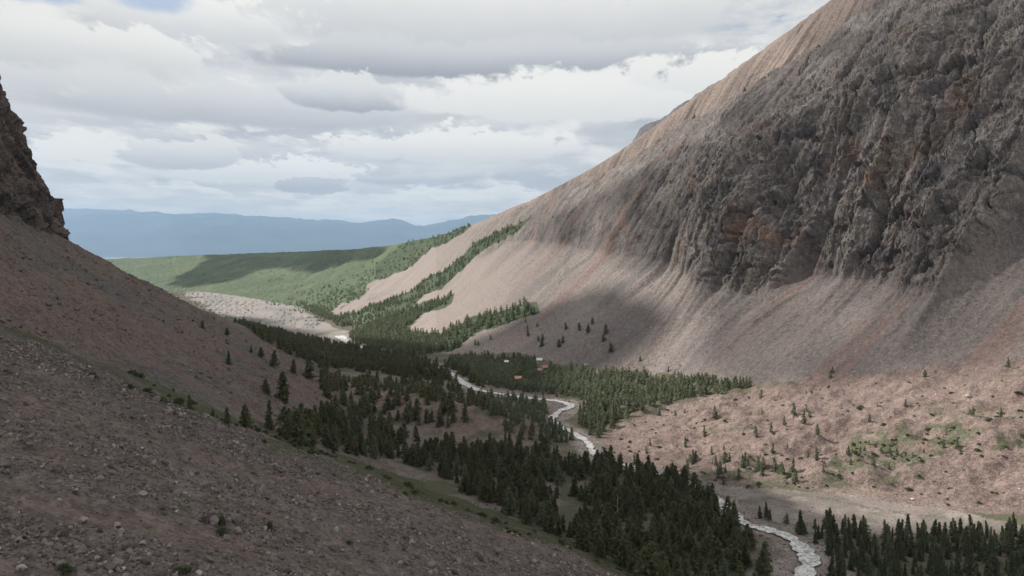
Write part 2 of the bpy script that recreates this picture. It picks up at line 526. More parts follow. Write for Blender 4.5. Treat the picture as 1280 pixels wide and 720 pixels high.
v4 = fbm(XG / 3.6, YG / 3.6 + Zt / 4, 4, 236, gain=.65)
rk = rk * (1 + .22 * v3 + .34 * v4 + .35 * (BLOCK - .45) * MK['cliff'])[..., None]
_patch = MK['cliff'] + (1 - MK['cliff']) * sstep(-.25, .35, fbm(sc_ / 26, rr_ / 40 + Zt / 50, 5, 239, gain=.6) + .5 * sstep(680, 850, PXG) + .35 * MK['t3'] - .15)
rk = lerp(tal * .92, rk, np.clip(_patch, 0, 1))
rk = lerp(rk, lerp(np.broadcast_to(c3(.255, .205, .178), col.shape), c3(.19, .155, .138), sstep(-.1, .4, fbm(sc_ / 30, rr_ / 60, 4, 241))) * (1 + .12 * v4)[..., None], MK['fold'])
# bare ground or woodland on the slope over the valley
hillside = (reg == 2) | (reg == 3)
edge_x = 592 - (wpy - 282) * 1.62
green_hill = hillside & (wpx < edge_x) & (PYG > 268)
for P in ([(425, 396), (480, 378), (540, 347), (600, 303), (645, 276), (660, 274), (600, 320), (540, 367), (480, 402), (432, 414)],
          [(436, 420), (480, 396), (565, 368), (560, 380), (530, 394), (505, 412), (545, 418), (600, 396), (668, 376), (672, 391), (612, 412), (560, 440), (500, 444), (440, 432)]):
    green_hill |= hillside & poly_mask(wpx, wpy, P)
for P in ([(390, 400), (425, 385), (500, 347), (560, 312), (588, 296), (600, 300), (520, 349), (450, 387), (410, 405)],
          [(455, 358), (520, 328), (570, 303), (574, 308), (520, 334), (460, 362)]):
    green_hill &= ~poly_mask(wpx, wpy, P)
wood_c = lerp(np.broadcast_to(c3(.085, .115, .066), col.shape), c3(.110, .132, .076), sstep(-.2, .6, fbm(XG / 160, YG / 160, 4, 246)))
wood_c = wood_c * (1 + .22 * fbm(XG / 14, YG / 22, 4, 249))[..., None]
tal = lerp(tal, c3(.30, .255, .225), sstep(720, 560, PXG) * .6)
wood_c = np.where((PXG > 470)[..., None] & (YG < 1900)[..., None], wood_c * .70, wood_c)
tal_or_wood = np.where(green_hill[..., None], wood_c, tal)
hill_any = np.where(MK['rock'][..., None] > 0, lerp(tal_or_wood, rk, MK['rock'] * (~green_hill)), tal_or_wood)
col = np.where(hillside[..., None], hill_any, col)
# pink moraine
pk = lerp(np.broadcast_to(c3(.238, .180, .160), col.shape), c3(.20, .148, .13), sstep(-.4, .8, fbm(XG / 16, YG / 10, 4, 252)))
pk = lerp(pk, c3(.28, .22, .18), sstep(.3, .8, fbm(XG / 20, YG / 14, 4, 255)) * .7)
pk = pk * (1 + .16 * n_fin)[..., None]
mor_edge = [(736, 552), (770, 534), (830, 508), (880, 497), (946, 488), (1010, 478), (1100, 464), (1280, 448), (2600, 420), (2600, 720), (1180, 638), (1000, 610), (880, 604), (830, 597), (760, 572)]
mm = poly_mask(wpx, wpy, mor_edge) & (reg != 1)
mor = mm & ((reg == 0) | (MK['t2'] < .12))
col = np.where(mor[..., None], pk, col)
GREEN = np.where(mor, 0, GREEN)
patch = np.zeros_like(Zt)
for P, a in (([(1030, 585), (1065, 545), (1120, 530), (1200, 528), (1290, 545), (1280, 560), (1180, 565), (1150, 580), (1085, 590)], 1.0),
             ([(850, 598), (880, 585), (960, 583), (1010, 592), (1080, 580), (1160, 590), (1150, 604), (1010, 612), (890, 604)], .85),
             ([(880, 535), (920, 525), (940, 530), (925, 540), (890, 545)], .8), ([(1120, 505), (1220, 500), (1290, 510), (1290, 525), (1180, 522)], .5)):
    patch = np.maximum(patch, a * poly_mask(wpx, wpy, P))
patch = patch * (reg != 1) * sstep(-.35, .25, fbm(XG / 7, YG / 7, 4, 258))
col = lerp(col, c3(.105, .115, .068) * (1 + .25 * n_fin)[..., None], patch * .85)
# gravel: streamside, the bar on the right, the wide flood plain
rd, rw = MK['rd'], MK['rw']
grav_c = lerp(np.broadcast_to(c3(.24, .20, .182), col.shape), c3(.31, .272, .248), sstep(-.3, .5, fbm(XG / 9, YG / 9, 4, 261)))
g = (1 - sstep(.5, 1.2, (rd - rw * .5) / (rw * .9 + 1.5) + .5 * n_mid)) * sstep(.3, .8, 1 + n_fin * .5)
bar = poly_mask(wpx, wpy, [(868, 606), (905, 606), (1000, 613), (1100, 622), (1160, 632), (1230, 645), (1290, 662), (1200, 672), (1100, 668), (1040, 670), (960, 650), (900, 630)]) & (reg != 1)
bar2 = poly_mask(wpx, wpy, [(676, 498), (720, 502), (722, 515), (700, 530), (745, 556), (740, 575), (700, 545), (680, 528)]) & (reg != 1)
g = np.maximum(g, np.maximum(bar * (.55 + .4 * sstep(-.5, .4, n_mid)), bar2 * .8))
wet = np.full_like(Zt, 99.)
_c = [(884, 614), (935, 629), (1000, 624), (1060, 633), (1110, 641), (1180, 649)]
_q = [valley_point(a, b) for a, b in _c]
for (ax_, ay_), (bx_, by_) in zip(_q[:-1], _q[1:]):
    t_ = np.clip(((XG - ax_) * (bx_ - ax_) + (YG - ay_) * (by_ - ay_)) / ((bx_ - ax_) ** 2 + (by_ - ay_) ** 2), 0, 1)
    wet = np.minimum(wet, np.hypot(XG - ax_ - t_ * (bx_ - ax_), YG - ay_ - t_ * (by_ - ay_)))
wet = wet + 1.2 * n_fin
fpx = wpx + 12 * fbm(XG / 90, YG / 160, 4, 268); fpy = wpy + 3.5 * fbm(XG / 90, YG / 160, 4, 269)
flood = poly_mask(fpx, fpy, [(225, 364), (262, 364), (330, 369), (372, 379), (392, 395), (430, 415), (452, 428), (445, 440), (405, 434), (355, 418), (300, 400), (262, 386)]) & (reg == 0)
fg = sstep(-.75, -.15, fbm(XG / 110, YG / 300, 4, 264, gain=.5) + .15)
braid = 1 - sstep(.0, .10, np.abs(fbm(XG / 55 + YG / 400, YG / 420, 4, 265)))
braid2 = 1 - sstep(.0, .08, np.abs(fbm(XG / 28 + YG / 300, YG / 260, 3, 266)))
g = np.maximum(g, flood * fg)
far_grav = lerp(np.broadcast_to(c3(.275, .245, .225), col.shape), c3(.215, .205, .192), sstep(-.2, .8, fbm(XG / 90 + YG / 300, YG / 420, 3, 267)))
grav_c = np.where((flood & (YG > 800))[..., None], far_grav, grav_c)
far_grav = lerp(far_grav, c3(.40, .385, .37), np.clip(braid * .8 + .3 * braid2, 0, 1) * .40)
grav_c = np.where((flood & (YG > 800))[..., None], far_grav, grav_c)
col = lerp(col, grav_c, np.clip(g, 0, 1))
col = lerp(col, c3(.13, .118, .108), (wet < .75) * .8)
# left: scree, talus, crag, hummock, the grassy lip
F_ = MK['isF']
down = fbm((XG * .32 - YG * .95) / 11, (XG * .95 + YG * .32) / 130, 4, 270)
scree = lerp(np.broadcast_to(c3(.172, .142, .128), col.shape), c3(.185, .138, .118), sstep(.0, .6, down) * .9)
scree = lerp(scree, c3(.125, .108, .10), sstep(.05, .7, n_big + .3 * n_mid) * .7)
scree = scree * (1 + .22 * n_fin)[..., None]
lch = fbm((XG * .37 - YG * .93) / 16, (XG * .93 + YG * .37) / 150, 4, 273)
ltal = lerp(np.broadcast_to(c3(.165, .130, .114), col.shape), c3(.19, .128, .105), sstep(.0, .5, lch) * .8)
ltal = lerp(ltal, c3(.125, .118, .108), sstep(.05, .5, fbm(XG / 45, YG / 45, 4, 276)) * .8)
ltal = ltal * (1 + .2 * n_fin)[..., None]
left = reg == 1
lc = np.where(F_[..., None], scree, ltal)
lip = F_ * sstep(-6, 6, YG - MK['yc'] + 6 * n_mid) * sstep(-.5, .1, n_mid + .6 * sstep(380, 520, PXG))
lc = lerp(lc, c3(.082, .088, .045), np.clip(lip, 0, 1) * .9)
tuft = F_ * sstep(.55, .8, fbm(XG / 5, YG / 5, 3, 279)) * .5
lc = lerp(lc, c3(.085, .085, .05), tuft)
crk = lerp(np.broadcast_to(c3(.145, .115, .10), col.shape), c3(.075, .065, .062), sstep(-.1, .5, fbm(XG / 7, YG / 7 + Zt / 12, 4, 282)))
lc = lerp(lc, crk * (1 + .25 * n_fin)[..., None], MK['crag'])
col = np.where(left[..., None], lc, col)
hm_ = np.clip(MK['hum'] * 1.6, 0, 1) * (~left) * sstep(-.5, .2, n_mid + .3)
col = lerp(col, (c3(.19, .138, .115) * (1 + .2 * n_fin)[..., None]), hm_)
# beyond: pale plain and dark far ranges
farm = (reg == 4)
col = np.where(MK['peak'][..., None], c3(.115, .108, .112) * (1 + .25 * n_big)[..., None], col)  # rear peak: rock colour darkened, as no cloud shades it here
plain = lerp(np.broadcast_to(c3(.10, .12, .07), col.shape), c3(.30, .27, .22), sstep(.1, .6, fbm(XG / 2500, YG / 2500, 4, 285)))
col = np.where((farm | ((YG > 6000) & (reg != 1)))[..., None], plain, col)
col = np.where((farm & (Zt > -560))[..., None], c3(.05, .075, .085) * (1 + .3 * fbm(XG / 1500, YG / 1500, 4, 288))[..., None], col)  # far ranges: some of the haze's blue put into their colour
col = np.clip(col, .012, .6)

rough_amt = np.where(left | (reg == 2) | mor, 1.0, .45)
rough_amt = np.where(farm, 0, rough_amt) * np.where((reg == 0) & (YG > 700), .08, 1.0)

# material: colours above, broken up at stone size, with bumps of several sizes
m_ground, nt = mat('stony_ground')
at = nt.n('ShaderNodeAttribute', attribute_name='ground_colour')
pos = nt.n('ShaderNodeTexCoord').outputs['Object']
vor = nt.n('ShaderNodeTexVoronoi'); nt.put(vor.inputs['Vector'], pos); vor.inputs['Scale'].default_value = 2.1
vor2 = nt.n('ShaderNodeTexVoronoi'); nt.put(vor2.inputs['Vector'], pos); vor2.inputs['Scale'].default_value = .62
sep = nt.n('ShaderNodeSeparateColor'); nt.link(vor.outputs['Color'], sep.inputs[0])
sep2 = nt.n('ShaderNodeSeparateColor'); nt.link(vor2.outputs['Color'], sep2.inputs[0])
nz = nt.noise(pos, .9, 6, .65)
f = nt.m('ADD', nt.m('MULTIPLY', sep.outputs[0], .5), nt.m('MULTIPLY', nz, .75))
f = nt.m('ADD', f, nt.m('MULTIPLY', sep2.outputs[0], .28))
f = nt.m('ADD', f, .23)
f = nt.m('ADD', nt.m('MULTIPLY', nt.m('SUBTRACT', f, 1.0), at.outputs['Alpha']), 1.0)
bc = nt.mix(1.0, at.outputs['Color'], grey(nt, f), 'MULTIPLY')
h = nt.m('ADD', nt.m('MULTIPLY', vor.outputs['Distance'], .35), nt.m('MULTIPLY', nt.noise(pos, .35, 8, .7), 2.2))
h = nt.m('ADD', h, nt.m('MULTIPLY', vor2.outputs['Distance'], .5))
bp = nt.n('ShaderNodeBump'); bp.inputs['Distance'].default_value = 1.0
nt.put(bp.inputs['Strength'], nt.m('MULTIPLY', at.outputs['Alpha'], .75)); nt.put(bp.inputs['Height'], h)
bs = nt.n('ShaderNodeBsdfPrincipled', i_Roughness=.95)
bs.inputs['Specular IOR Level'].default_value = .15
nt.put(bs.inputs['Base Color'], bc); nt.put(bs.inputs['Normal'], bp.outputs[0])
nt.link(bs.outputs[0], nt.n('ShaderNodeOutputMaterial').inputs[0])


def set_mesh(name, verts, faces_flat, nper, smooth=True):
    me = bpy.data.meshes.new(name)
    nf = len(faces_flat) // nper
    me.vertices.add(len(verts)); me.vertices.foreach_set('co', np.asarray(verts, np.float32).ravel())
    me.loops.add(len(faces_flat)); me.loops.foreach_set('vertex_index', np.asarray(faces_flat, np.int32))
    me.polygons.add(nf)
    me.polygons.foreach_set('loop_start', np.arange(0, nf * nper, nper, dtype=np.int32))
    me.polygons.foreach_set('use_smooth', np.full(nf, smooth))
    me.update(calc_edges=True)
    return me


nu, nr = Zt.shape
W = np.stack([XM, YM, ZM + CAM_Z], -1).reshape(-1, 3)
CA = np.concatenate([col, rough_amt[..., None]], -1).reshape(-1, 4)
ii, jj = np.meshgrid(np.arange(nu - 1), np.arange(nr - 1), indexing='ij')
v00 = (ii * nr + jj).ravel()
quads = np.stack([v00, v00 + nr, v00 + nr + 1, v00 + 1], 1)
face_reg = reg[:-1, :-1].ravel()
REG_NAMES = {0: 'ground', 1: 'hillside', 2: 'mountain', 3: 'hills', 4: 'distant_mountains'}
for r, nm in REG_NAMES.items():
    fq = quads[face_reg == r]
    if not len(fq): continue
    used, inv = np.unique(fq.ravel(), return_inverse=True)
    me = set_mesh(nm, W[used], inv, 4, r not in (1, 2))
    a = me.color_attributes.new('ground_colour', 'FLOAT_COLOR', 'POINT')
    a.data.foreach_set('color', CA[used].astype(np.float32).ravel())
    me.materials.append(m_ground)
    o = bpy.data.objects.new(nm, me); COL.objects.link(o); o['kind'] = 'structure'
    o['label'] = {0: 'valley floor of grass, gravel and pink moraine', 1: 'brown scree slope with a dark crag', 2: 'grey brown rocky mountain above pale talus fans',
                  3: 'long green wooded hill closing the valley', 4: 'blue hazy mountain range on the horizon'}[r]
# ------------------------------------------------------------------ materials of plants, stones, huts
def needle_mat(name, a, b, c):
    m, nt = mat(name)
    at = nt.n('ShaderNodeAttribute', attribute_name='leaf_tint')
    oi = nt.n('ShaderNodeObjectInfo')
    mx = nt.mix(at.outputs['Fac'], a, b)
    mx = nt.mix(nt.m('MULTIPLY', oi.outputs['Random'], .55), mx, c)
    bs = nt.n('ShaderNodeBsdfPrincipled', i_Roughness=.8); bs.inputs['Specular IOR Level'].default_value = .2
    nt.put(bs.inputs['Base Color'], mx)
    tr = nt.n('ShaderNodeBsdfTranslucent'); nt.put(tr.inputs[0], mx)
    ms = nt.n('ShaderNodeMixShader'); ms.inputs[0].default_value = .48
    nt.link(bs.outputs[0], ms.inputs[1]); nt.link(tr.outputs[0], ms.inputs[2])
    nt.link(ms.outputs[0], nt.n('ShaderNodeOutputMaterial').inputs[0])
    return m


def plain_mat(name, a, b, scale=3.0, rough=.85, bump=.3):
    m, nt = mat(name)
    pos = nt.n('ShaderNodeTexCoord').outputs['Object']
    oi = nt.n('ShaderNodeObjectInfo')
    f = nt.noise(pos, scale, 6, .65)
    f = nt.m('ADD', nt.mr(f, .3, .7), nt.m('MULTIPLY', nt.m('SUBTRACT', oi.outputs['Random'], .5), .5), clamp=True)
    bs = nt.n('ShaderNodeBsdfPrincipled', i_Roughness=rough); bs.inputs['Specular IOR Level'].default_value = .2
    nt.put(bs.inputs['Base Color'], nt.mix(f, a, b))
    bp = nt.n('ShaderNodeBump'); bp.inputs['Strength'].default_value = bump; bp.inputs['Distance'].default_value = .2
    nt.put(bp.inputs['Height'], nt.noise(pos, scale * 2.5, 8, .7)); nt.put(bs.inputs['Normal'], bp.outputs[0])
    nt.link(bs.outputs[0], nt.n('ShaderNodeOutputMaterial').inputs[0])
    return m


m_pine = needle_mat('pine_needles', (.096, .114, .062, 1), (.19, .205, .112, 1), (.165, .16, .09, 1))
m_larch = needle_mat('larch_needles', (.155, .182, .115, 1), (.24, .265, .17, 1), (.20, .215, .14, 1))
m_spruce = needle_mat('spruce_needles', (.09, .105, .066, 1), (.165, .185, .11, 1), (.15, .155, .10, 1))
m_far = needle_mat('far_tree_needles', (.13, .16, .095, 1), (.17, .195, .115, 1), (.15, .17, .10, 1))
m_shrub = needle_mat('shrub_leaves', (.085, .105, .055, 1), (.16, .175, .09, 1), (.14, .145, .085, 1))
m_bark = plain_mat('bark', (.06, .045, .036, 1), (.12, .095, .075, 1), 2.0)
m_dead = plain_mat('bleached_wood', (.36, .34, .31, 1), (.24, .22, .20, 1), 2.0)
m_stone = plain_mat('scree_stone', (.11, .092, .084, 1), (.22, .182, .165, 1), .9)
m_pale = plain_mat('pale_stone', (.27, .25, .225, 1), (.36, .335, .30, 1), .6)


def stone_tint_mat():
    m, nt = mat('loose_stone')
    at = nt.n('ShaderNodeAttribute', attribute_name='leaf_tint')
    pos = nt.n('ShaderNodeTexCoord').outputs['Object']
    r = nt.n('ShaderNodeValToRGB'); e = r.color_ramp.elements
    e[0].position, e[0].color = 0, (.06, .052, .05, 1)
    e[1].position, e[1].color = 1, (.50, .45, .41, 1)
    for p, c in ((.35, (.15, .122, .11, 1)), (.65, (.24, .196, .176, 1)), (.9, (.32, .275, .25, 1))):
        k = e.new(p); k.color = c
    nt.put(r.inputs[0], at.outputs['Fac'])
    bs = nt.n('ShaderNodeBsdfPrincipled', i_Roughness=.9); bs.inputs['Specular IOR Level'].default_value = .2
    nt.put(bs.inputs['Base Color'], nt.mix(nt.mr(nt.noise(pos, 4.0, 4, .6), .3, .7, .25, 0.), r.outputs[0], (.09, .075, .07, 1)))
    nt.link(bs.outputs[0], nt.n('ShaderNodeOutputMaterial').inputs[0])
    return m


m_loose = stone_tint_mat()


# ------------------------------------------------------------------ one of each kind of plant and stone (unit height)
def clump_tris(P, size, n, seed, droop=.35, tint=None):
    """little sprays: n triangles about each point"""
    r = np.random.default_rng(seed)
    k = len(P)
    c = np.repeat(P, n, 0) + r.normal(0, 1, (k * n, 3)) * np.repeat(size, n)[:, None] * .35
    s = np.repeat(size, n)
    out = np.repeat(P[:, :2], n, 0)
    ln = np.linalg.norm(out, axis=1, keepdims=True) + 1e-5
    d1 = np.concatenate([out / ln, np.full((k * n, 1), -droop)], 1) + r.normal(0, .55, (k * n, 3))
    d1 /= np.linalg.norm(d1, axis=1, keepdims=True)
    d2 = np.cross(d1, r.normal(0, 1, (k * n, 3))); d2 /= np.linalg.norm(d2, axis=1, keepdims=True) + 1e-6
    a = c - d1 * s[:, None] * .7 + d2 * s[:, None] * .45
    b = c - d1 * s[:, None] * .7 - d2 * s[:, None] * .45
    e = c + d1 * s[:, None] * .95
    V = np.stack([a, b, e], 1).reshape(-1, 3)
    t = r.uniform(0, 1, k) if tint is None else tint
    T = np.repeat(np.clip(np.repeat(t, n) + r.normal(0, .15, k * n), 0, 1), 3)
    return V, T


def conifer(seed, rad, n_branch, per, n_tri, power, size, base=.07, gap=.0, droop=.35):
    r = np.random.default_rng(seed)
    P, S, Tn = [], [], []
    lean = r.normal(0, .012, 2)
    lob = r.uniform(0, 2 * PI, 3)
    for b in range(n_branch):
        h = base + (1 - base) * (b + r.uniform(0, 1)) / n_branch
        if r.uniform() < gap: continue
        a = b * 2.399 + r.normal(0, .5)
        prof = ((1 - h) ** power) * min(1, (h - base) / .10 + .55)
        R = rad * prof * (1 + .22 * math.sin(a + lob[0]) + .14 * math.sin(2 * a + lob[1] + h * 7)) * r.uniform(.55, 1.32) + .012
        t0 = r.uniform(.0, 1)
        for k in range(per):
            q = (k + r.uniform(.3, 1.1)) / per
            rr = R * (.22 + .8 * q)
            P.append((math.cos(a) * rr + lean[0] * h * 5, math.sin(a) * rr + lean[1] * h * 5, h - .05 * q * (1 - h) - .02 + .25 * R * (.5 - q) * droop))
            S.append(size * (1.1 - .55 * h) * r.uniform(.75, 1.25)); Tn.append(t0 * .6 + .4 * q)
    return clump_tris(np.array(P), np.array(S), n_tri, seed + 1, droop, np.array(Tn))


def dome(seed, n, n_tri, size, flat=.8):
    r = np.random.default_rng(seed)
    a = r.uniform(0, 2 * PI, n); h = r.uniform(0, 1, n) ** .8; q = np.sqrt(r.uniform(.1, 1, n))
    R = .62 * np.sqrt(np.clip(1 - (h * .95) ** 2, 0, 1)) * q * (1 + .3 * np.sin(a * 2 + seed))
    P = np.stack([np.cos(a) * R, np.sin(a) * R, h * flat + .03], 1)
    return clump_tris(P, size * r.uniform(.7, 1.3, n), n_tri, seed + 1, -.3)


def leaf_mesh(name, V, T, m):
    me = set_mesh(name, V, np.arange(len(V)), 3, False)
    a = me.attributes.new('leaf_tint', 'FLOAT', 'POINT'); a.data.foreach_set('value', T.astype(np.float32))
    me.materials.append(m)
    return me


def trunk_mesh(name, r0, top, m, lean=(0, 0), limbs=0, seed=0):
    rr = random.Random(seed); V = []; Fq = []
    def tube(p0, p1, a0, a1, n=6, seg=4):
        p0, p1 = Vector(p0), Vector(p1); ax = (p1 - p0).normalized()
        s = ax.orthogonal().normalized(); t = ax.cross(s); b = len(V)
        for k in range(seg + 1):
            f = k / seg; c = p0.lerp(p1, f); ra = a0 + (a1 - a0) * f
            for i in range(n):
                g = 2 * PI * i / n; w = ra * rr.uniform(.85, 1.15); V.append(tuple(c + s * math.cos(g) * w + t * math.sin(g) * w))
        for k in range(seg):
            for i in range(n):
                Fq.append((b + k * n + i, b + k * n + (i + 1) % n, b + (k + 1) * n + (i + 1) % n, b + (k + 1) * n + i))
    tube((0, 0, -.05), (lean[0], lean[1], top), r0, r0 * .15, seg=6)
    for k in range(limbs):
        h = rr.uniform(.18, .92) * top; a = rr.uniform(0, 2 * PI); l = rr.uniform(.05, .15) * (1.1 - h)
        tube((0, 0, h), (math.cos(a) * l, math.sin(a) * l, h + l * rr.uniform(-.3, .4)), r0 * .3, r0 * .08, 4, 2)
    me = bpy.data.meshes.new(name); me.from_pydata(V, [], Fq); me.materials.append(m)
    return me


def hull_stone(seed, n, flat=.62, jag=.25):
    import bmesh
    r = random.Random(seed); bm = bmesh.new()
    for _ in range(n):
        v = Vector((r.gauss(0, 1), r.gauss(0, 1), r.gauss(0, 1))).normalized() * r.uniform(1 - jag, 1)
        bm.verts.new((v.x * .58, v.y * .45, v.z * .45 * flat / .62))
    bmesh.ops.convex_hull(bm, input=bm.verts[:])
    bmesh.ops.triangulate(bm, faces=bm.faces[:])
    bm.verts.ensure_lookup_table()
    used = [v for v in bm.verts if v.link_faces]
    idx = {v: i for i, v in enumerate(used)}
    V = np.array([v.co[:] for v in used]); Fc = np.array([[idx[v] for v in f.verts] for f in bm.faces])
    bm.free()
    return V, Fc


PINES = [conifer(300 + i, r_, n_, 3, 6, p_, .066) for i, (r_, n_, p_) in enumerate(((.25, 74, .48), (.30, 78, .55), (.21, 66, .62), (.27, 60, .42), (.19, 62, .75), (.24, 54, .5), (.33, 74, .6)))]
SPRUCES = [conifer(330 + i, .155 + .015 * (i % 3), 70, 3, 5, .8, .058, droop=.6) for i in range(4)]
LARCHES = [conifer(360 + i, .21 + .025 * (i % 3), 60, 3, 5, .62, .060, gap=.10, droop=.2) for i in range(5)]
SHRUBS = [dome(390 + i, 90, 4, .16, .75) for i in range(4)]
LOW = {'pine': [conifer(400 + i, .25, 26, 2, 3, .55, .15) for i in range(6)],
       'spruce': [conifer(420 + i, .16, 24, 2, 3, .85, .12, droop=.6) for i in range(5)],
       'larch': [conifer(440 + i, .235, 22, 2, 3, .58, .14, gap=.06) for i in range(6)]}
FARP = [conifer(460 + i, .24, 7, 1, 3, .75, .30) for i in range(8)]
STONES = [hull_stone(500 + i, 11 + i % 4) for i in range(12)]
BOULDERS = [hull_stone(530 + i, 34, .75, .35) for i in range(8)]
# ------------------------------------------------------------------ where things stand
def grid_lookup(x, y):
    """finished ground height and grid cell under world x, y"""
    u = x / y
    i = np.clip(np.searchsorted(u_all, u), 1, len(u_all) - 1)
    i -= (u - u_all[i - 1] < u_all[i] - u)
    j = np.empty(len(x), int)
    order = np.argsort(i, kind='stable'); si = i[order]
    cuts = np.flatnonzero(np.diff(si)) + 1
    for grp in np.split(order, cuts):
        if len(grp): j[grp] = np.searchsorted(D[i[grp[0]]], y[grp])
    j = np.clip(j, 1, nr - 1)
    d0, d1 = D[i, j - 1], D[i, j]
    t = np.clip((y - d0) / np.maximum(d1 - d0, 1e-6), 0, 1)
    return Zt[i, j - 1] * (1 - t) + Zt[i, j] * t, i, j


def jitter_grid(x0, x1, y0, y1, s, r):
    nx, ny = int((x1 - x0) / s) + 1, int((y1 - y0) / s) + 1
    gx, gy = np.meshgrid(np.arange(nx), np.arange(ny), indexing='ij')
    return (x0 + (gx.ravel() + r.uniform(0, 1, nx * ny)) * s, y0 + (gy.ravel() + r.uniform(0, 1, nx * ny)) * s)


PTS = []      # every tree: x, y, z, height, kind, zone


def zone(name, poly, spacing, hts, kind, drange, regions=(0, 1, 2, 3), prob=1.0, nscale=0, thr=0.0, seed=0, bank=2.0, dark=None):
    r = np.random.default_rng(700 + seed)
    poly = np.asarray(poly, float)
    us = U([poly[:, 0].min(), poly[:, 0].max()]); y0, y1 = drange
    xs = [us[0] * y0, us[0] * y1, us[1] * y0, us[1] * y1]
    x, y = jitter_grid(min(xs), max(xs), y0, y1, spacing, r)
    k = (x / y > us[0]) & (x / y < us[1]); x, y = x[k], y[k]
    z, i, j = grid_lookup(x, y)
    px = to_px(x / y); py = HY - F_PX * z / y
    k = poly_mask(px + 5 * fbm(x / (.02 * y), y / (.04 * y), 2, 610), py + 2.5 * fbm(x / (.02 * y), y / (.04 * y), 2, 612), poly) & np.isin(reg[i, j], regions)
    k &= (rd[i, j] > rw[i, j] * .5 + bank)
    if nscale: k &= fbm(x / nscale, y / nscale, 3, 620 + seed) > thr
    k &= r.uniform(0, 1, len(x)) < prob
    x, y, z = x[k], y[k], z[k]
    h = hts[0] + (hts[1] - hts[0]) * r.beta(1.5, 1.6, len(x))
    PTS.append(dict(zone=name, kind=kind, x=x, y=y, z=z, h=h))


zone('near wood', [(425, 572), (450, 562), (480, 570), (530, 572), (580, 566), (630, 560), (690, 568), (735, 590), (780, 592), (860, 612), (905, 645), (925, 668), (950, 688), (962, 725), (962, 760), (850, 760),
                   (790, 720), (735, 690), (690, 668), (640, 648), (590, 622), (550, 598), (505, 578), (470, 570), (440, 558)], 3.9, (3.2, 9), 'pine', (140, 420), prob=.88, nscale=18, thr=-.42, seed=1)
zone('right stand', [(1035, 770), (1030, 706), (1012, 676), (965, 655), (935, 642), (990, 652), (1050, 662), (1130, 668), (1200, 670), (1300, 668), (1400, 690), (1400, 770)], 3.2, (3, 7.6), 'spruce', (150, 260), regions=(0, 1, 2), prob=.85, nscale=16, thr=-.6, seed=2)
zone('moraine', mor_edge[:10] + [(1320, 650), (1180, 634), (1000, 606), (880, 602), (830, 595), (760, 570)], 7.0, (2.2, 5.2), 'larch', (220, 430), prob=.16, nscale=30, thr=-.15, seed=3)
zone('moraine edge', [(850, 600), (862, 578), (920, 574), (1000, 585), (1010, 604), (960, 606), (900, 606)], 4.0, (2.5, 6), 'larch', (230, 330), prob=.6, nscale=14, thr=-.2, seed=4)
zone('moraine patch', [(1040, 585), (1090, 545), (1200, 530), (1285, 545), (1200, 575), (1100, 590)], 5.0, (1.6, 3.6), 'larch', (220, 400), prob=.4, nscale=14, thr=-.1, seed=5)
zone('flat forest', [(556, 452), (600, 446), (660, 450), (700, 462), (760, 467), (860, 476), (946, 486), (880, 496), (820, 508), (765, 533), (738, 546), (724, 530), (748, 516), (722, 498), (690, 494), (640, 488), (596, 478)], 3.9, (4.8, 7.5), 'larch', (300, 820), prob=.92, nscale=30, thr=-.6, seed=6)
zone('stream forest', [(596, 494), (680, 503), (688, 528), (724, 552), (690, 560), (640, 545), (606, 520)], 4.0, (4, 7), 'larch', (300, 520), prob=.8, nscale=18, thr=-.4, seed=7)
zone('bend forest', [(720, 515), (760, 512), (770, 530), (742, 552), (728, 535)], 4.6, (5, 8), 'larch', (300, 480), prob=.8, seed=17)
zone('dark wood', [(292, 402), (330, 411), (400, 428), (440, 438), (500, 443), (545, 454), (585, 466), (606, 484), (560, 478), (520, 472), (470, 466), (430, 462), (400, 456), (350, 438)], 4.8, (5, 9.5), 'pine', (480, 1350), regions=(0, 1), prob=.9, seed=8)
zone('hummock', [(396, 452), (440, 458), (520, 468), (600, 497), (628, 528), (560, 540), (500, 528), (440, 516), (396, 496)], 4.6, (4.5, 9), 'pine', (280, 520), regions=(0, 1), prob=.7, nscale=20, thr=.06, seed=9)
zone('near wood', [(738, 574), (790, 588), (850, 604), (895, 634), (925, 664), (942, 690), (905, 690), (845, 645), (765, 604)], 4.0, (4.5, 9), 'pine', (140, 380), prob=.8, bank=1.2, seed=24)
zone('hummock', [(410, 505), (470, 522), (540, 545), (600, 558), (640, 552), (640, 578), (560, 582), (470, 578), (400, 562)], 4.8, (3.5, 9), 'pine', (200, 420), regions=(0, 1), prob=.6, nscale=16, thr=-.1, seed=21)
zone('near wood larches', [(425, 572), (450, 562), (530, 572), (630, 560), (690, 568), (780, 592), (905, 645), (962, 725), (960, 760), (850, 760), (735, 690), (590, 622), (505, 578)], 9.0, (4, 9), 'larch', (140, 420), prob=.75, nscale=20, thr=-.5, seed=22)
zone('right stand larches', [(1035, 770), (1030, 706), (965, 655), (935, 642), (1050, 662), (1200, 668), (1400, 690), (1400, 770)], 6.0, (2.5, 6), 'larch', (150, 260), regions=(0, 1, 2), prob=.8, seed=23)
zone('trough', [(348, 540), (400, 520), (452, 536), (456, 566), (400, 562), (360, 556)], 4.2, (5, 9.5), 'pine', (150, 320), regions=(0, 1), prob=.75, nscale=14, thr=-.25, seed=10)
zone('fan woods', [(425, 396), (480, 378), (540, 347), (600, 303), (640, 279), (652, 277), (600, 320), (540, 367), (480, 402), (432, 414)], 7.5, (5, 9), 'larch', (600, 1900), regions=(2, 3, 0), prob=.7, nscale=45, thr=-.25, seed=11)
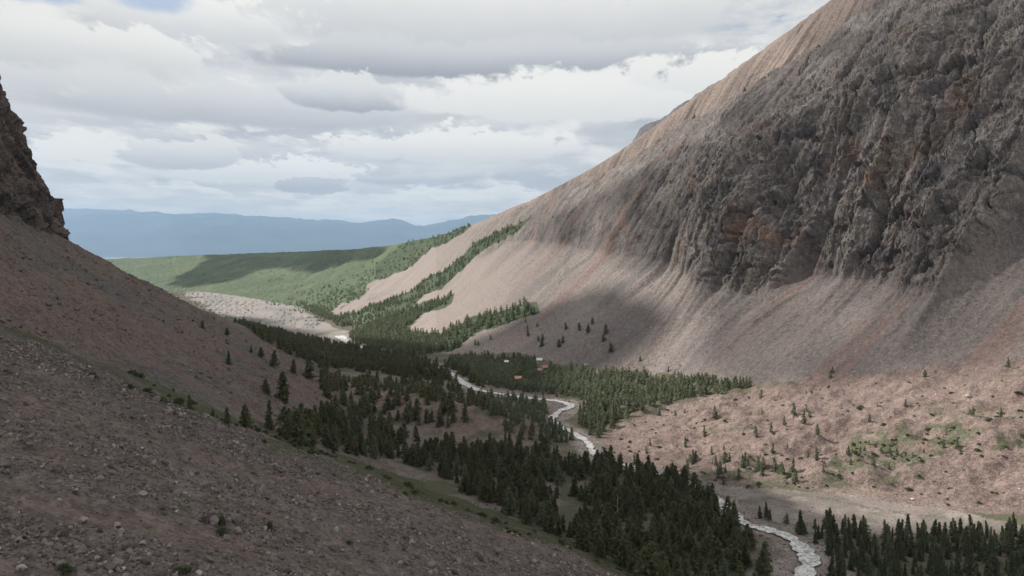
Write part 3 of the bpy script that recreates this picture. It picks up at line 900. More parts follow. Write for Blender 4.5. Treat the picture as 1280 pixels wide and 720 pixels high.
zone('fan woods low', [(432, 422), (480, 397), (565, 369), (560, 380), (530, 394), (505, 412), (545, 418), (600, 396), (668, 376), (672, 391), (612, 412), (575, 440), (500, 447), (440, 436)], 6.0, (6.5, 9.5), 'larch', (550, 1500), regions=(2, 3, 0), prob=.85, nscale=50, thr=-.45, seed=12)
zone('talus scatter', [(655, 415), (700, 398), (745, 392), (770, 436), (745, 452), (690, 448), (655, 434)], 8.0, (4.5, 8), 'pine', (480, 800), regions=(2, 0), prob=.45, nscale=30, thr=-.05, seed=13)
zone('talus edge', [(560, 430), (640, 395), (700, 380), (720, 390), (640, 420), (600, 440)], 11.0, (4, 7), 'larch', (480, 1000), regions=(2, 0), prob=.3, nscale=30, thr=.0, seed=14)
zone('flood edge', [(372, 377), (392, 383), (425, 398), (434, 414), (418, 404), (395, 394)], 7.0, (6, 9), 'larch', (900, 2200), regions=(0, 2, 3), prob=.7, seed=15)
zone('flood island', [(330, 373), (385, 390), (375, 392), (330, 378)], 9.0, (4, 7), 'larch', (900, 2600), regions=(0,), prob=.35, nscale=60, thr=.1, seed=16)
zone('far hill', [(100, 310), (700, 270), (640, 300), (430, 404), (380, 388), (262, 366), (100, 366)], 8.0, (4, 7), 'far', (1000, 2200), regions=(3, 2), prob=.9, nscale=140, thr=-.75, seed=18)
for Z in PTS:
    if Z['zone'] in ('far hill', 'fan woods', 'fan woods low'):
        _z, i, j = grid_lookup(Z['x'], Z['y']); k = green_hill[i, j] | (reg[i, j] == 0)
        if Z['zone'] == 'far hill': k &= np.random.default_rng(5).uniform(0, 1, len(k)) > sstep(1150, 2050, Z['y'] + 200 * fbm(Z['x'] / 120, Z['y'] / 120, 3, 660))
        for q in 'xyzh': Z[q] = Z[q][k]

# lone trees one can name, from the photograph: bearing column, row of the foot, rows tall
LONE = [
    (237, 513, 21, 'pine', 'small lone pine behind the scree lip, leftmost of the pines in the hollow'),
    (266, 521, 11, 'pine', 'tiny pine between two taller ones behind the scree lip'),
    (284, 530, 22, 'pine', 'narrow pine behind the scree lip, left of a broad bushy one'),
    (306, 534, 30, 'pine', 'broad bushy dark pine rising behind the grassy lip of the scree'),
    (337, 538, 38, 'spruce', 'tall thin greyish conifer beside the big pale boulder'),
    (355, 504, 40, 'pine', 'largest pine on the left talus, standing alone among dark boulders'),
    (333, 493, 20, 'pine', 'small pointed pine just left of the largest talus pine'),
    (253, 411, 11, 'pine', 'highest tree on the bare left slope, a small dark pine'),
    (283, 419, 10, 'pine', 'tiny pine near the skyline of the bare left slope, second from the top'),
    (286, 457, 19, 'spruce', 'sparse scraggy conifer alone on the rubble of the left slope'),
    (314, 441, 10, 'pine', 'little pine on the bare slope, left one of a close pair'),
    (325, 447, 13, 'pine', 'little pine on the bare slope, right one of a close pair'),
    (342, 458, 20, 'pine', 'rounded brownish pine above the largest talus pine'),
    (367, 468, 18, 'pine', 'slim pine at the bottom of the bare slope, left of a bigger one'),
    (385, 474, 31, 'pine', 'big dark pine at the bottom of the bare slope before the dark wood'),
    (407, 470, 24, 'pine', 'dark pine at the slope foot against the far wood'),
    (895, 524, 16, 'larch', 'light green larch alone high on the pink moraine, ahead of the flat forest'),
    (880, 547, 12, 'larch', 'small larch midway up the pink moraine'),
    (945, 546, 13, 'larch', 'small larch in the middle of the bare pink moraine'),
    (1005, 529, 19, 'larch', 'bushy larch, biggest of the loose trio on the moraine'),
    (992, 519, 15, 'larch', 'larch just uphill in the loose trio on the moraine'),
    (980, 531, 12, 'larch', 'smallest larch in the loose trio on the moraine'),
    (1087, 528, 11, 'larch', 'little larch beside the green patch on the moraine'),
    (800, 452, 8, 'larch', 'single tiny larch on the grey talus above the flat forest'),
    (1040, 467, 9, 'larch', 'single small larch where the talus meets the moraine'),
    (835, 466, 8, 'larch', 'single small larch at the talus foot, just above the end of the forest'),
]
LABEL = {
    'near wood': ('bushy dark green pine in the dense wood between the scree and the stream', 'pines of the near wood'),
    'right stand': ('slender dark conifer in the stand on the far bank beside the gravel bar', 'conifers of the streamside stand'),
    'moraine': ('small light green larch dotted over the pink moraine', 'larches dotted over the moraine'),
    'moraine edge': ('light green larch in the loose belt along the foot of the moraine', 'larches along the moraine foot'),
    'moraine patch': ('low larch in the green patch at the right of the moraine', 'larches of the green moraine patch'),
    'flat forest': ('light green larch in the flat forest below the talus', 'larches of the flat forest'),
    'stream forest': ('light green larch in the thin forest left of the winding stream', 'larches by the winding stream'),
    'bend forest': ('light green larch on the inside of the stream bend', 'larches at the stream bend'),
    'near wood larches': ('lighter green larch standing among the dark pines of the near wood', 'larches in the near wood'),
    'right stand larches': ('lighter green young larch in the stand on the far bank', 'larches in the streamside stand'),
    'dark wood': ('dark pine in the shaded wood crossing the valley', 'pines of the shaded wood'),
    'hummock': ('dark pine on the stony hummock left of the stream', 'pines of the stony hummock'),
    'trough': ('dark pine in the hollow behind the scree lip', 'pines in the hollow'),
    'talus scatter': ('small dark conifer scattered low on the shaded talus', 'conifers on the shaded talus'),
    'talus edge': ('small larch on the pale sunlit talus fan', 'larches on the pale talus fan'),
}

KIND_NAME = {'pine': 'pine_tree', 'spruce': 'spruce_tree', 'larch': 'larch_tree'}
PROTO = {}
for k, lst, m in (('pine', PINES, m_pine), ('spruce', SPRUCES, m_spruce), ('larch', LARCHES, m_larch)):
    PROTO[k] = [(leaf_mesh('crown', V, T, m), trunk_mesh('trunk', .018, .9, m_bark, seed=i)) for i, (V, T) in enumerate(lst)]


def plant_tree(kind, x, y, z, h, label, group=None, r=random):
    cr, tk = r.choice(PROTO[kind])
    t = bpy.data.objects.new(KIND_NAME[kind], None); COL.objects.link(t)
    t.empty_display_size = .2
    t.location = (x, y, z + CAM_Z - .15); t.rotation_euler = (0, 0, r.uniform(0, 6.28))
    wd = h * r.uniform(.88, 1.15); t.scale = (wd, wd, h)
    t['label'] = label; t['category'] = 'tree'
    if group: t['group'] = group
    for nm, me in (('crown', cr), ('trunk', tk)):
        o = bpy.data.objects.new(nm, me); COL.objects.link(o); o.parent = t
    return t


n_one = {'pine': 0, 'spruce': 0, 'larch': 0}
lone_xy = []
for px, py, rows, kind, label in LONE:
    x, y, z = sight(px, py)
    lone_xy.append((x, y)); n_one[kind] += 1
    plant_tree(kind, x, y, z, rows / F_PX * y, label)
lone_xy = np.array(lone_xy)

# huts stand in small clearings of the flat forest
HUTS = []
for px, py, sz in ((648, 477, 4.6), (634, 454.5, 3.4), (674, 453, 4.2), (681, 462, 3.8), (674, 464.5, 2.8)):
    x, y, z = sight(px, py); HUTS.append((x, y, z, sz))

allp = {k: np.concatenate([Z[k] for Z in PTS if Z['kind'] != 'far']) for k in 'xyzh'}
zn = np.concatenate([[Z['zone']] * len(Z['x']) for Z in PTS if Z['kind'] != 'far'])
kd = np.concatenate([[Z['kind']] * len(Z['x']) for Z in PTS if Z['kind'] != 'far'])
keep = np.ones(len(zn), bool)
for lx, ly in lone_xy: keep &= np.hypot(allp['x'] - lx, allp['y'] - ly) > 3.5
for hx, hy, hz, sz in HUTS:
    f = (hy - allp['y']); side = np.abs(allp['x'] - hx * allp['y'] / hy)
    keep &= ~((side < sz * .62) & (f > -6) & (f < 24)) & ~(np.hypot(allp['x'] - hx, allp['y'] - hy) < sz)
for k in 'xyzh': allp[k] = allp[k][keep]
zn, kd = zn[keep], kd[keep]
seen = seen_from_drone(allp['x'], allp['y'], allp['z'], allp['h'])
inframe = (np.abs(to_px(allp['x'] / allp['y']) - 640) < 655) & (HY - F_PX * (allp['z'] + allp['h']) / allp['y'] < 722)
size = allp['h'] / allp['y'] * (seen & inframe)
single = np.zeros(len(zn), bool)
for kind in ('pine', 'spruce', 'larch'):
    idx = np.where((kd == kind) & np.isin(zn, list(LABEL)) & (size > 0))[0]
    idx = idx[np.argsort(-size[idx])][:296 - n_one[kind]]
    single[idx] = True
for q in np.where(single)[0]:
    lb, gp = LABEL[zn[q]]
    plant_tree(kd[q], allp['x'][q], allp['y'][q], allp['z'][q], allp['h'][q], lb, gp)


def merged(name, m, protos, x, y, z, h, widen=1.0, label=None):
    """uncounted woodland: one object"""
    VV, TT = [], []
    r = np.random.default_rng(len(x))
    pick = r.integers(0, len(protos), len(x)); a = r.uniform(0, 2 * PI, len(x)); wd = h * r.uniform(.85, 1.2, len(x)) * widen
    tv = r.normal(0, .22, len(x))
    for p, (V, T) in enumerate(protos):
        k = np.where(pick == p)[0]
        if not len(k): continue
        c, s = np.cos(a[k])[:, None], np.sin(a[k])[:, None]
        X_ = (V[None, :, 0] * c - V[None, :, 1] * s) * wd[k][:, None] + x[k][:, None]
        Y_ = (V[None, :, 0] * s + V[None, :, 1] * c) * wd[k][:, None] + y[k][:, None]
        Z_ = V[None, :, 2] * h[k][:, None] + (z[k] + CAM_Z - .15)[:, None]
        VV.append(np.stack([X_, Y_, Z_], -1).reshape(-1, 3)); TT.append(np.clip(T[None] + tv[k][:, None], 0, 1).ravel())
    V = np.concatenate(VV); T = np.concatenate(TT)
    o = bpy.data.objects.new(name, leaf_mesh(name, V, T, m)); COL.objects.link(o); o['kind'] = 'stuff'
    if label: o['label'] = label
    return o


rest = ~single & (seen | (allp['y'] < 400))
for kind, m, full in (('pine', m_pine, PINES), ('spruce', m_spruce, SPRUCES), ('larch', m_larch, LARCHES)):
    k = rest & (kd == kind)
    nearby = k & (allp['y'] < 330)
    for sel, pr, nm in ((nearby, full, 'woodland'), (k & ~nearby, LOW[kind], 'forest')):
        if sel.any():
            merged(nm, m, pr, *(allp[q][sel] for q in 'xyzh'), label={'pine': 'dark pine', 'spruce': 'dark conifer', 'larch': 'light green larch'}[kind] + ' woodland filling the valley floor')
for Z in PTS:
    if Z['kind'] == 'far':
        s_ = seen_from_drone(Z['x'], Z['y'], Z['z'], Z['h'])
        merged('far_forest', m_far, FARP, *(Z[q][s_] for q in 'xyzh'), widen=1.3, label='green forest covering the long far hill')
print('TREES', single.sum(), rest.sum(), [(Z['zone'], len(Z['x'])) for Z in PTS])
# ------------------------------------------------------------------ stream
NS = len(RIV)
tan = np.gradient(RIV[:, :2], axis=0); tan /= np.linalg.norm(tan, axis=1, keepdims=True)
nor = np.stack([-tan[:, 1], tan[:, 0]], 1)
NW = 9
rv = []
for i in range(NS):
    for k in range(NW):
        s = (k / (NW - 1) - .5) * RIV[i, 2] * (.78 + .13 * math.sin(i * .47) + .12 * math.sin(i * .19 + 1) + .12 * math.sin(i * .93 + 2) * (k % 8 == 0))
        p = RIV[i, :2] + nor[i] * s
        rv.append((p[0], p[1], RIV_Z[i] + CAM_Z - .12 + .04 * random.random() * (0 < k < NW - 1)))
ii_, kk_ = np.meshgrid(np.arange(NS - 1), np.arange(NW - 1), indexing='ij')
b_ = (ii_ * NW + kk_).ravel()
me = set_mesh('river', np.array(rv), np.stack([b_, b_ + 1, b_ + NW + 1, b_ + NW], 1).ravel(), 4)
m_w, nt = mat('glacial_water')
pos = nt.n('ShaderNodeTexCoord').outputs['Object']
foam = nt.mr(nt.noise(pos, .55, 6, .68, 1.5), .38, .60)
bs = nt.n('ShaderNodeBsdfPrincipled')
nt.put(bs.inputs['Base Color'], nt.mix(foam, (.36, .345, .32, 1), (.76, .75, .73, 1)))
nt.put(bs.inputs['Roughness'], nt.mr(foam, 0, 1, .18, .7))
bp = nt.n('ShaderNodeBump'); bp.inputs['Strength'].default_value = .2; bp.inputs['Distance'].default_value = .15
nt.put(bp.inputs['Height'], nt.noise(pos, 1.6, 4, .55, .3)); nt.put(bs.inputs['Normal'], bp.outputs[0])
nt.link(bs.outputs[0], nt.n('ShaderNodeOutputMaterial').inputs[0])
me.materials.append(m_w)
o = bpy.data.objects.new('river', me); COL.objects.link(o); o['kind'] = 'structure'; o['label'] = 'milky glacial stream winding down the valley'


# ------------------------------------------------------------------ loose stones: nobody could count them
def stones(name, x, y, z, s, protos, m, tint, label):
    r = np.random.default_rng(len(x) + 5)
    pick = r.integers(0, len(protos), len(x)); VV, FF, TT = [], [], []; off = 0
    ax = r.normal(0, 1, (len(x), 3)); ax[:, 2] += 1.2; ax /= np.linalg.norm(ax, axis=1, keepdims=True)
    an = r.uniform(0, 2 * PI, len(x))
    for p, (V, Fc) in enumerate(protos):
        k = np.where(pick == p)[0]
        if not len(k): continue
        A, c, sn = ax[k][:, None], np.cos(an[k])[:, None, None], np.sin(an[k])[:, None, None]
        Vb = np.broadcast_to(V[None], (len(k),) + V.shape)
        Q = Vb * c + np.cross(np.broadcast_to(A, Vb.shape), Vb) * sn + A * (A * Vb).sum(-1, keepdims=True) * (1 - c)
        Q = Q * s[k][:, None, None] + np.stack([x[k], y[k], z[k] + CAM_Z + s[k] * .12], -1)[:, None]
        VV.append(Q.reshape(-1, 3)); TT.append(np.repeat(tint[k], len(V)))
        FF.append((Fc[None] + (np.arange(len(k)) * len(V))[:, None, None] + off).reshape(-1, 3)); off += len(k) * len(V)
    V = np.concatenate(VV)
    me = set_mesh(name, V, np.concatenate(FF).ravel(), 3, False)
    a = me.attributes.new('leaf_tint', 'FLOAT', 'POINT'); a.data.foreach_set('value', np.concatenate(TT).astype(np.float32))
    me.materials.append(m)
    o = bpy.data.objects.new(name, me); COL.objects.link(o); o['kind'] = 'stuff'; o['label'] = label
    return o


def scatter(n, urange, drange, power, keepfn, seed, smin, smax, sexp):
    r = np.random.default_rng(seed)
    u = r.uniform(*urange, n); d = (r.uniform(drange[0] ** power, drange[1] ** power, n)) ** (1 / power)
    x, y = u * d, d
    z, i, j = grid_lookup(x, y)
    k = keepfn(x, y, z, i, j, r)
    x, y, z = x[k], y[k], z[k]
    s = smin * (1 - r.uniform(0, 1, len(x)) * (1 - (smin / smax) ** sexp)) ** (-1 / sexp)
    return x, y, z, s, np.clip(r.beta(2.0, 2.6, len(x)) + (r.uniform(0, 1, len(x)) > .982) * .5, 0, 1)


def on_scree(x, y, z, i, j, r):
    dn = fbm((x * .32 - y * .95) / 11, (x * .95 + y * .32) / 130, 4, 270)
    p = .22 + .78 * sstep(.25, -.25, dn) 
    return (reg[i, j] == 1) & MK['isF'][i, j] & (y < MK['yc'][i, j] + 4) & (r.uniform(0, 1, len(x)) < p * (.35 + .65 * sstep(-.3, .3, fbm(x / 14, y / 14, 3, 640))))


def on_left_talus(x, y, z, i, j, r):
    n_ = fbm(x / 26, y / 26, 3, 643)
    band = sstep(-75, -40, z) * sstep(10, -25, z)
    return (reg[i, j] == 1) & ~MK['isF'][i, j] & (MK['crag'][i, j] < .3) & (r.uniform(0, 1, len(x)) < sstep(-.25, .35, n_) * (.25 + .75 * band))


A = scatter(95000, (-.95, .35), (42, 150), 1.6, on_scree, 801, .22, 1.3, 2.2)
stones('scree_stones', *A[:4], STONES, m_loose, A[4], 'loose angular stones covering the foreground scree')
A = scatter(16000, (-.95, -.1), (165, 480), 1.3, on_left_talus, 802, .45, 2.6, 2.4)
stones('talus_rubble', *A[:4], STONES, m_loose, A[4] * .8, 'dark rubble strewn over the left talus')
A = scatter(9000, (.05, .95), (225, 420), 1.3, lambda x, y, z, i, j, r: mor[i, j] & (r.uniform(0, 1, len(x)) < .5), 803, .3, 1.5, 2.6)
stones('moraine_stones', *A[:4], STONES, m_loose, np.clip(A[4] + .15, 0, 1), 'reddish stones littering the pink moraine')
A = scatter(16000, (-.1, .95), (340, 640), 1.2, lambda x, y, z, i, j, r: (MK['talus'][i, j] > .5) & (r.uniform(0, 1, len(x)) < .12 + .88 * sstep(.5, .0, MK['t2'][i, j]) * sstep(-.1, .4, fbm(x / 40, y / 40, 3, 646))), 804, .35, 1.8, 2.6)
stones('talus_stones', *A[:4], STONES, m_loose, np.clip(A[4] + .1, 0, 1), 'grey stones scattered over the right talus')
A = scatter(60000, (-.2, .45), (165, 560), 1.2, lambda x, y, z, i, j, r: (rd[i, j] < rw[i, j] * 1.1 + 3) & (rd[i, j] > rw[i, j] * .5 - 1.3), 805, .25, 1.6, 2.2)
stones('river_stones', *A[:4], STONES, m_loose, np.clip(A[4] + .25, 0, 1), 'grey cobbles along the stream banks')


A = scatter(14000, (-.4, .1), (170, 430), 1.3, lambda x, y, z, i, j, r: (reg[i, j] == 0) & (rd[i, j] > rw[i, j]) & (r.uniform(0, 1, len(x)) < sstep(-.2, .3, fbm(x / 18, y / 18, 3, 649))), 810, .25, 1.6, 2.4)
stones('valley_stones', *A[:4], STONES, m_loose, A[4], 'stones on the open ground left of the stream')
A = scatter(9000, (.2, .7), (205, 300), 1.3, lambda x, y, z, i, j, r: bar[i, j], 811, .15, .7, 2.4)
stones('gravel_stones', *A[:4], STONES, m_loose, np.clip(A[4] + .2, 0, 1), 'cobbles on the gravel bar')

# ------------------------------------------------------------------ boulders one by one
B_MESH = []
for i, (V, Fc) in enumerate(BOULDERS):
    me = bpy.data.meshes.new('boulder'); me.from_pydata([tuple(v) for v in V], [], [tuple(int(q) for q in f) for f in Fc]); me.materials.append(m_stone); B_MESH.append(me)


def boulder(x, y, z, s, label, group=None, me=None, flat=.75, sink=.12):
    o = bpy.data.objects.new('boulder', me or random.choice(B_MESH)); COL.objects.link(o)
    o.location = (x, y, z + CAM_Z + s * (.22 - sink)); o.scale = (s, s * random.uniform(.7, 1), s * flat)
    o.rotation_euler = (random.uniform(-.3, .3), random.uniform(-.3, .3), random.uniform(0, 6.28))
    o['label'] = label; o['category'] = 'boulder'
    if group: o['group'] = group
    return o


pale = B_MESH[2].copy(); pale.materials.clear(); pale.materials.append(m_pale)
x, y, z = sight(356, 543)
boulder(x, y, z, 34 / F_PX * y, 'huge pale boulder half hidden by pines in the hollow behind the scree', me=pale, flat=.9)
for px, py, w_, lb in ((315, 634, 12, 'flat dark slab lying on the reddish streak of the foreground scree'), (286, 602, 5, 'small upright dark boulder on the foreground scree beside a reddish streak'),
                       (4, 582, 26, 'big dark boulder at the left border of the foreground scree'), (28, 575, 10, 'dark pointed boulder next to the big one at the left border of the scree'),
                       (295, 652, 22, 'long dark boulder half sunk in the lower foreground scree'), (178, 620, 16, 'flat pale grey slab in the middle of the foreground scree'),
                       (26, 712, 15, 'pale squarish boulder in the bottom left corner of the scree'), (690, 452, 7, 'pale boulder at the talus foot right of the huts'),
                       (733, 459, 9, 'pale rounded boulder at the talus foot above the flat forest'), (892, 430, 5, 'small pale boulder low on the grey talus'), (1068, 466, 5, 'pale boulder where the talus meets the moraine'),
                       (1210, 499, 8, 'pale boulder by the green strip at the top of the moraine')):
    x, y, z = sight(px, py)
    boulder(x, y, z, w_ / F_PX * y, lb, me=pale if 'pale' in lb else None)
A = scatter(900, (-.75, -.2), (180, 420), 1.2, on_left_talus, 806, 1.6, 4.0, 1.8)
k = np.where(seen_from_drone(A[0], A[1], A[2], A[3] * .5) & (np.abs(A[0] / A[1]) < .71))[0][:70]
for q in k: boulder(A[0][q], A[1][q], A[2][q], A[3][q], 'dark angular boulder among the rubble of the left talus', 'boulders of the left talus')
A = scatter(1400, (-.72, .1), (58, 135), 1.4, on_scree, 807, .8, 2.4, 2.0)
for q in range(min(90, len(A[0]))): boulder(A[0][q], A[1][q], A[2][q], A[3][q], 'angular brown boulder lying among the stones of the foreground scree', 'boulders of the foreground scree')

# ------------------------------------------------------------------ shrubs
S_MESH = [leaf_mesh('shrub', V, T, m_shrub) for V, T in SHRUBS]
S_STEM = trunk_mesh('stem', .03, .5, m_bark, limbs=3, seed=9)


def shrub(x, y, z, s, label, group=None, tall=.8):
    o = bpy.data.objects.new('shrub', random.choice(S_MESH)); COL.objects.link(o)
    o.location = (x, y, z + CAM_Z - .05); o.scale = (s, s, s * tall); o.rotation_euler = (0, 0, random.uniform(0, 6.28))
    o['label'] = label; o['category'] = 'shrub'
    if group: o['group'] = group


for px, py, w_, tl, lb in ((82, 718, 17, .9, 'bright green tuft at the bottom left of the scree'), (278, 668, 14, .7, 'low bright green tuft below a greyer bush on the scree'), (276, 657, 10, 1.4, 'grey green upright bush on the lower scree, left of its twin'),
                           (337, 662, 9, 1.4, 'grey green upright bush on the lower scree, right of its twin'), (225, 716, 18, .5, 'brownish low bush at the bottom of the scree'), (437, 680, 9, .5, 'low green tuft on the scree below the near wood'),
                           (116, 474, 12, .9, 'dark bush on the lip of the scree at the left'), (163, 486, 8, .9, 'small dark bush on the lip of the scree, second from the left')):
    x, y, z = sight(px, py); shrub(x, y, z, w_ / F_PX * y, lb, tall=tl)
A = scatter(2600, (-.55, .22), (128, 190), 1.2, lambda x, y, z, i, j, r: (reg[i, j] == 1) & MK['isF'][i, j] & (y > MK['yc'][i, j] - 2) & (r.uniform(0, 1, len(x)) < .35 * sstep(-.1, .3, fbm(x / 9, y / 9, 3, 650))), 808, .7, 2.0, 1.6)
k = np.where(seen_from_drone(A[0], A[1], A[2], A[3] * .6))[0][:110]
for q in k: shrub(A[0][q], A[1][q], A[2][q], A[3][q], 'low green bush on the grassy lip between scree and wood', 'bushes along the scree lip')
A = scatter(5000, (.1, .74), (225, 400), 1.2, lambda x, y, z, i, j, r: mor[i, j] & (r.uniform(0, 1, len(x)) < .07 + .6 * patch[i, j]), 809, .8, 2.2, 1.8)
k = np.where(seen_from_drone(A[0], A[1], A[2], A[3] * .6))[0][:240]
for q in k: shrub(A[0][q], A[1][q], A[2][q], A[3][q], 'low round green bush on the pink moraine', 'bushes of the moraine', .6)

# ------------------------------------------------------------------ the bare dead trunk in the near wood
x, y, z = sight(772, 655)
o = bpy.data.objects.new('dead_tree', None); COL.objects.link(o); o.location = (x, y, z + CAM_Z); hh = 38 / F_PX * y; o.scale = (hh, hh, hh)
o['label'] = 'bare bleached dead trunk standing at the lower edge of the near wood'; o['category'] = 'dead tree'
t = bpy.data.objects.new('trunk', trunk_mesh('trunk', .022, 1.0, m_dead, lean=(.02, 0), limbs=0, seed=3)); COL.objects.link(t); t.parent = o
for q in range(5):
    b = bpy.data.objects.new('branch', trunk_mesh('branch', .008, .16, m_dead, seed=20 + q)); COL.objects.link(b); b.parent = o
    b.location = (.01, 0, .3 + .12 * q); b.rotation_euler = (1.2, 0, q * 2.2)


# ------------------------------------------------------------------ mountain huts
def box(name, x0, x1, y0, y1, z0, z1, m, parent):
    me = bpy.data.meshes.new(name)
    me.from_pydata([(a, b, c) for c in (z0, z1) for b in (y0, y1) for a in (x0, x1)], [], [(0, 2, 3, 1), (4, 5, 7, 6), (0, 1, 5, 4), (2, 6, 7, 3), (0, 4, 6, 2), (1, 3, 7, 5)])
    me.materials.append(m); o = bpy.data.objects.new(name, me); COL.objects.link(o); o.parent = parent
    return o


m_glass, nt = mat('window_glass'); bs = nt.n('ShaderNodeBsdfPrincipled', i_Roughness=.1); bs.inputs['Base Color'].default_value = (.03, .035, .04, 1); nt.link(bs.outputs[0], nt.n('ShaderNodeOutputMaterial').inputs[0])
m_door = plain_mat('door_wood', (.12, .07, .045, 1), (.17, .10, .06, 1), 3)
HUT_LOOK = [('orange brown timber hut in front of the dark wood, lowest of the huts', (.48, .26, .17, 1), (.62, .36, .26, 1)),
            ('small white roofed hut alone among dark trees, leftmost of the huts', (.32, .27, .22, 1), (.80, .80, .78, 1)),
            ('white hut with a bright roof, highest on the clearing edge', (.66, .65, .62, 1), (.80, .80, .80, 1)),
            ('hut with a reddish pink roof beside the white hut', (.42, .33, .27, 1), (.55, .27, .22, 1)),
            ('tiny pale pink hut squeezed between the trees below the white hut', (.55, .42, .36, 1), (.60, .42, .36, 1))]
for (x, y, z, s), (lb, wc, rc) in zip(HUTS, HUT_LOOK):
    r = bpy.data.objects.new('hut', None); COL.objects.link(r); r.location = (x, y, z + CAM_Z); r.rotation_euler = (0, 0, random.uniform(-.5, .5)); r['label'] = lb; r['category'] = 'hut'
    mw = plain_mat('hut_boards', wc, tuple(c * .8 for c in wc[:3]) + (1,), 1.5); mr = plain_mat('hut_roof', rc, tuple(c * .85 for c in rc[:3]) + (1,), 1.0)
    a, b, h = s * .5, s * .4, s * .45
    me = bpy.data.meshes.new('wall')
    me.from_pydata([(-a, -b, -1), (a, -b, -1), (a, b, -1), (-a, b, -1), (-a, -b, h), (a, -b, h), (a, b, h), (-a, b, h), (-a, 0, h * 1.75), (a, 0, h * 1.75)], [],
                   [(0, 1, 5, 4), (2, 3, 7, 6), (1, 2, 6, 9, 5), (3, 0, 4, 8, 7), (4, 5, 9, 8), (6, 7, 8, 9)])
    me.materials.append(mw); o = bpy.data.objects.new('wall', me); COL.objects.link(o); o.parent = r
    e, k = .35, .1
    me = bpy.data.meshes.new('roof')
    sl_ = h * .75 / b
    P_ = []
    for xx in (-a - e, a + e):
        P_ += [(xx, -b - e, h - e * sl_ + .06), (xx, 0, h * 1.75 + .06), (xx, b + e, h - e * sl_ + .06), (xx, b + e, h - e * sl_ + .06 + k), (xx, 0, h * 1.75 + .06 + k * 1.3), (xx, -b - e, h - e * sl_ + .06 + k)]
    me.from_pydata(P_, [], [(0, 1, 7, 6), (1, 2, 8, 7), (2, 3, 9, 8), (3, 4, 10, 9), (4, 5, 11, 10), (5, 0, 6, 11), (0, 5, 4, 1), (1, 4, 3, 2), (6, 7, 10, 11), (7, 8, 9, 10)])
    me.materials.append(mr); o = bpy.data.objects.new('roof', me); COL.objects.link(o); o.parent = r
    box('door', -.45, .45, -b - .06, -b + .02, 0, h * .8, m_door, r)
    for sx_ in (-1, 1): box('window', sx_ * a * .62 - .4, sx_ * a * .62 + .4, -b - .05, -b + .02, h * .35, h * .75, m_glass, r)
# ------------------------------------------------------------------ sun, sky, air, drone camera
SUN_AZ = math.radians(-76)        # measured from straight ahead, left is negative
SUN_EL = math.radians(42)
SUN_DIR = Vector((math.sin(SUN_AZ) * math.cos(SUN_EL), math.cos(SUN_AZ) * math.cos(SUN_EL), math.sin(SUN_EL)))
sl = bpy.data.lights.new('sun', 'SUN'); sl.energy = 5.0; sl.angle = math.radians(.6); sl.color = (1, .95, .88)
so = bpy.data.objects.new('sun', sl); COL.objects.link(so)
so.rotation_euler = (-SUN_DIR).to_track_quat('-Z', 'Y').to_euler()

w = bpy.data.worlds.new('World'); SC.world = w; w.use_nodes = True
nt = NT(w.node_tree)
sky = nt.n('ShaderNodeTexSky', sky_type='NISHITA'); sky.sun_disc = False
sky.sun_elevation = SUN_EL; sky.sun_rotation = SUN_AZ; sky.altitude = 2200
bg = nt.n('ShaderNodeBackground'); bg.inputs[1].default_value = .1
gen = nt.n('ShaderNodeTexCoord').outputs['Generated']
sx = nt.n('ShaderNodeSeparateXYZ'); nt.link(gen, sx.inputs[0])
X, Y, Zd = sx.outputs[0], sx.outputs[1], sx.outputs[2]


def scaled(v, a, b, c, off=(0, 0, 0)):
    n = nt.n('ShaderNodeVectorMath', operation='MULTIPLY_ADD'); nt.link(v, n.inputs[0])
    n.inputs[1].default_value = (a, b, c); n.inputs[2].default_value = off
    return n.outputs[0]


# billows: the heaped sides of the clouds push the decks up and down
el = nt.m('MAXIMUM', Zd, 0.0)
e0 = nt.m('ADD', el, .055)


def persp(e):
    c = nt.n('ShaderNodeCombineXYZ'); nt.put(c.inputs[0], nt.m('DIVIDE', X, e)); nt.put(c.inputs[1], nt.m('DIVIDE', Y, e))
    return c.outputs[0]


# puffs get smaller towards the horizon as well
lg = nt.m('LOGARITHM', e0, math.e)
pv_ = nt.n('ShaderNodeCombineXYZ'); az = nt.m('ARCTAN2', X, Y)
nt.put(pv_.inputs[0], nt.m('DIVIDE', az, nt.m('ADD', el, .30))); nt.put(pv_.inputs[1], nt.m('MULTIPLY', lg, 1.0))
puffv = pv_.outputs[0]


def deck(off, sx_, sy_, thr, soft, puff, detail=7):
    """one deck of heaped cloud: coverage, and light (0) to shaded base (1)"""
    def field(de):
        v = scaled(puffv, sx_, sy_, 1, (off[0], off[1] + de * sy_, off[2]))
        big = nt.noise(v, 1.0, 3, .5, .2)
        sm = nt.noise(scaled(v, 1.7, .95, 1, (5, 3, 1)), puff, detail, .58, .1)
        return nt.m('MULTIPLY_ADD', sm, .45, nt.m('MULTIPLY', big, .55)), sm
    (f0, s0), (f1, s1) = field(0.0), field(.13)
    cov = nt.mr(f0, thr - soft, thr + soft)
    base = nt.mr(nt.m('SUBTRACT', f1, f0), -.075, .055)      # more cloud above than here: a base
    body = nt.mr(f0, thr, thr + .16)
    return cov, nt.m('MULTIPLY_ADD', base, .6, nt.m('MULTIPLY', body, .4))


LIT, MID, BASE = (7.9, 7.75, 7.3, 1), (5.5, 5.55, 5.6, 1), (2.9, 3.0, 3.3, 1)


def shade(k):
    return nt.mix(nt.mr(k, .5, 1, smooth=False), nt.mix(nt.mr(k, 0, .5, smooth=False), LIT, MID), BASE)


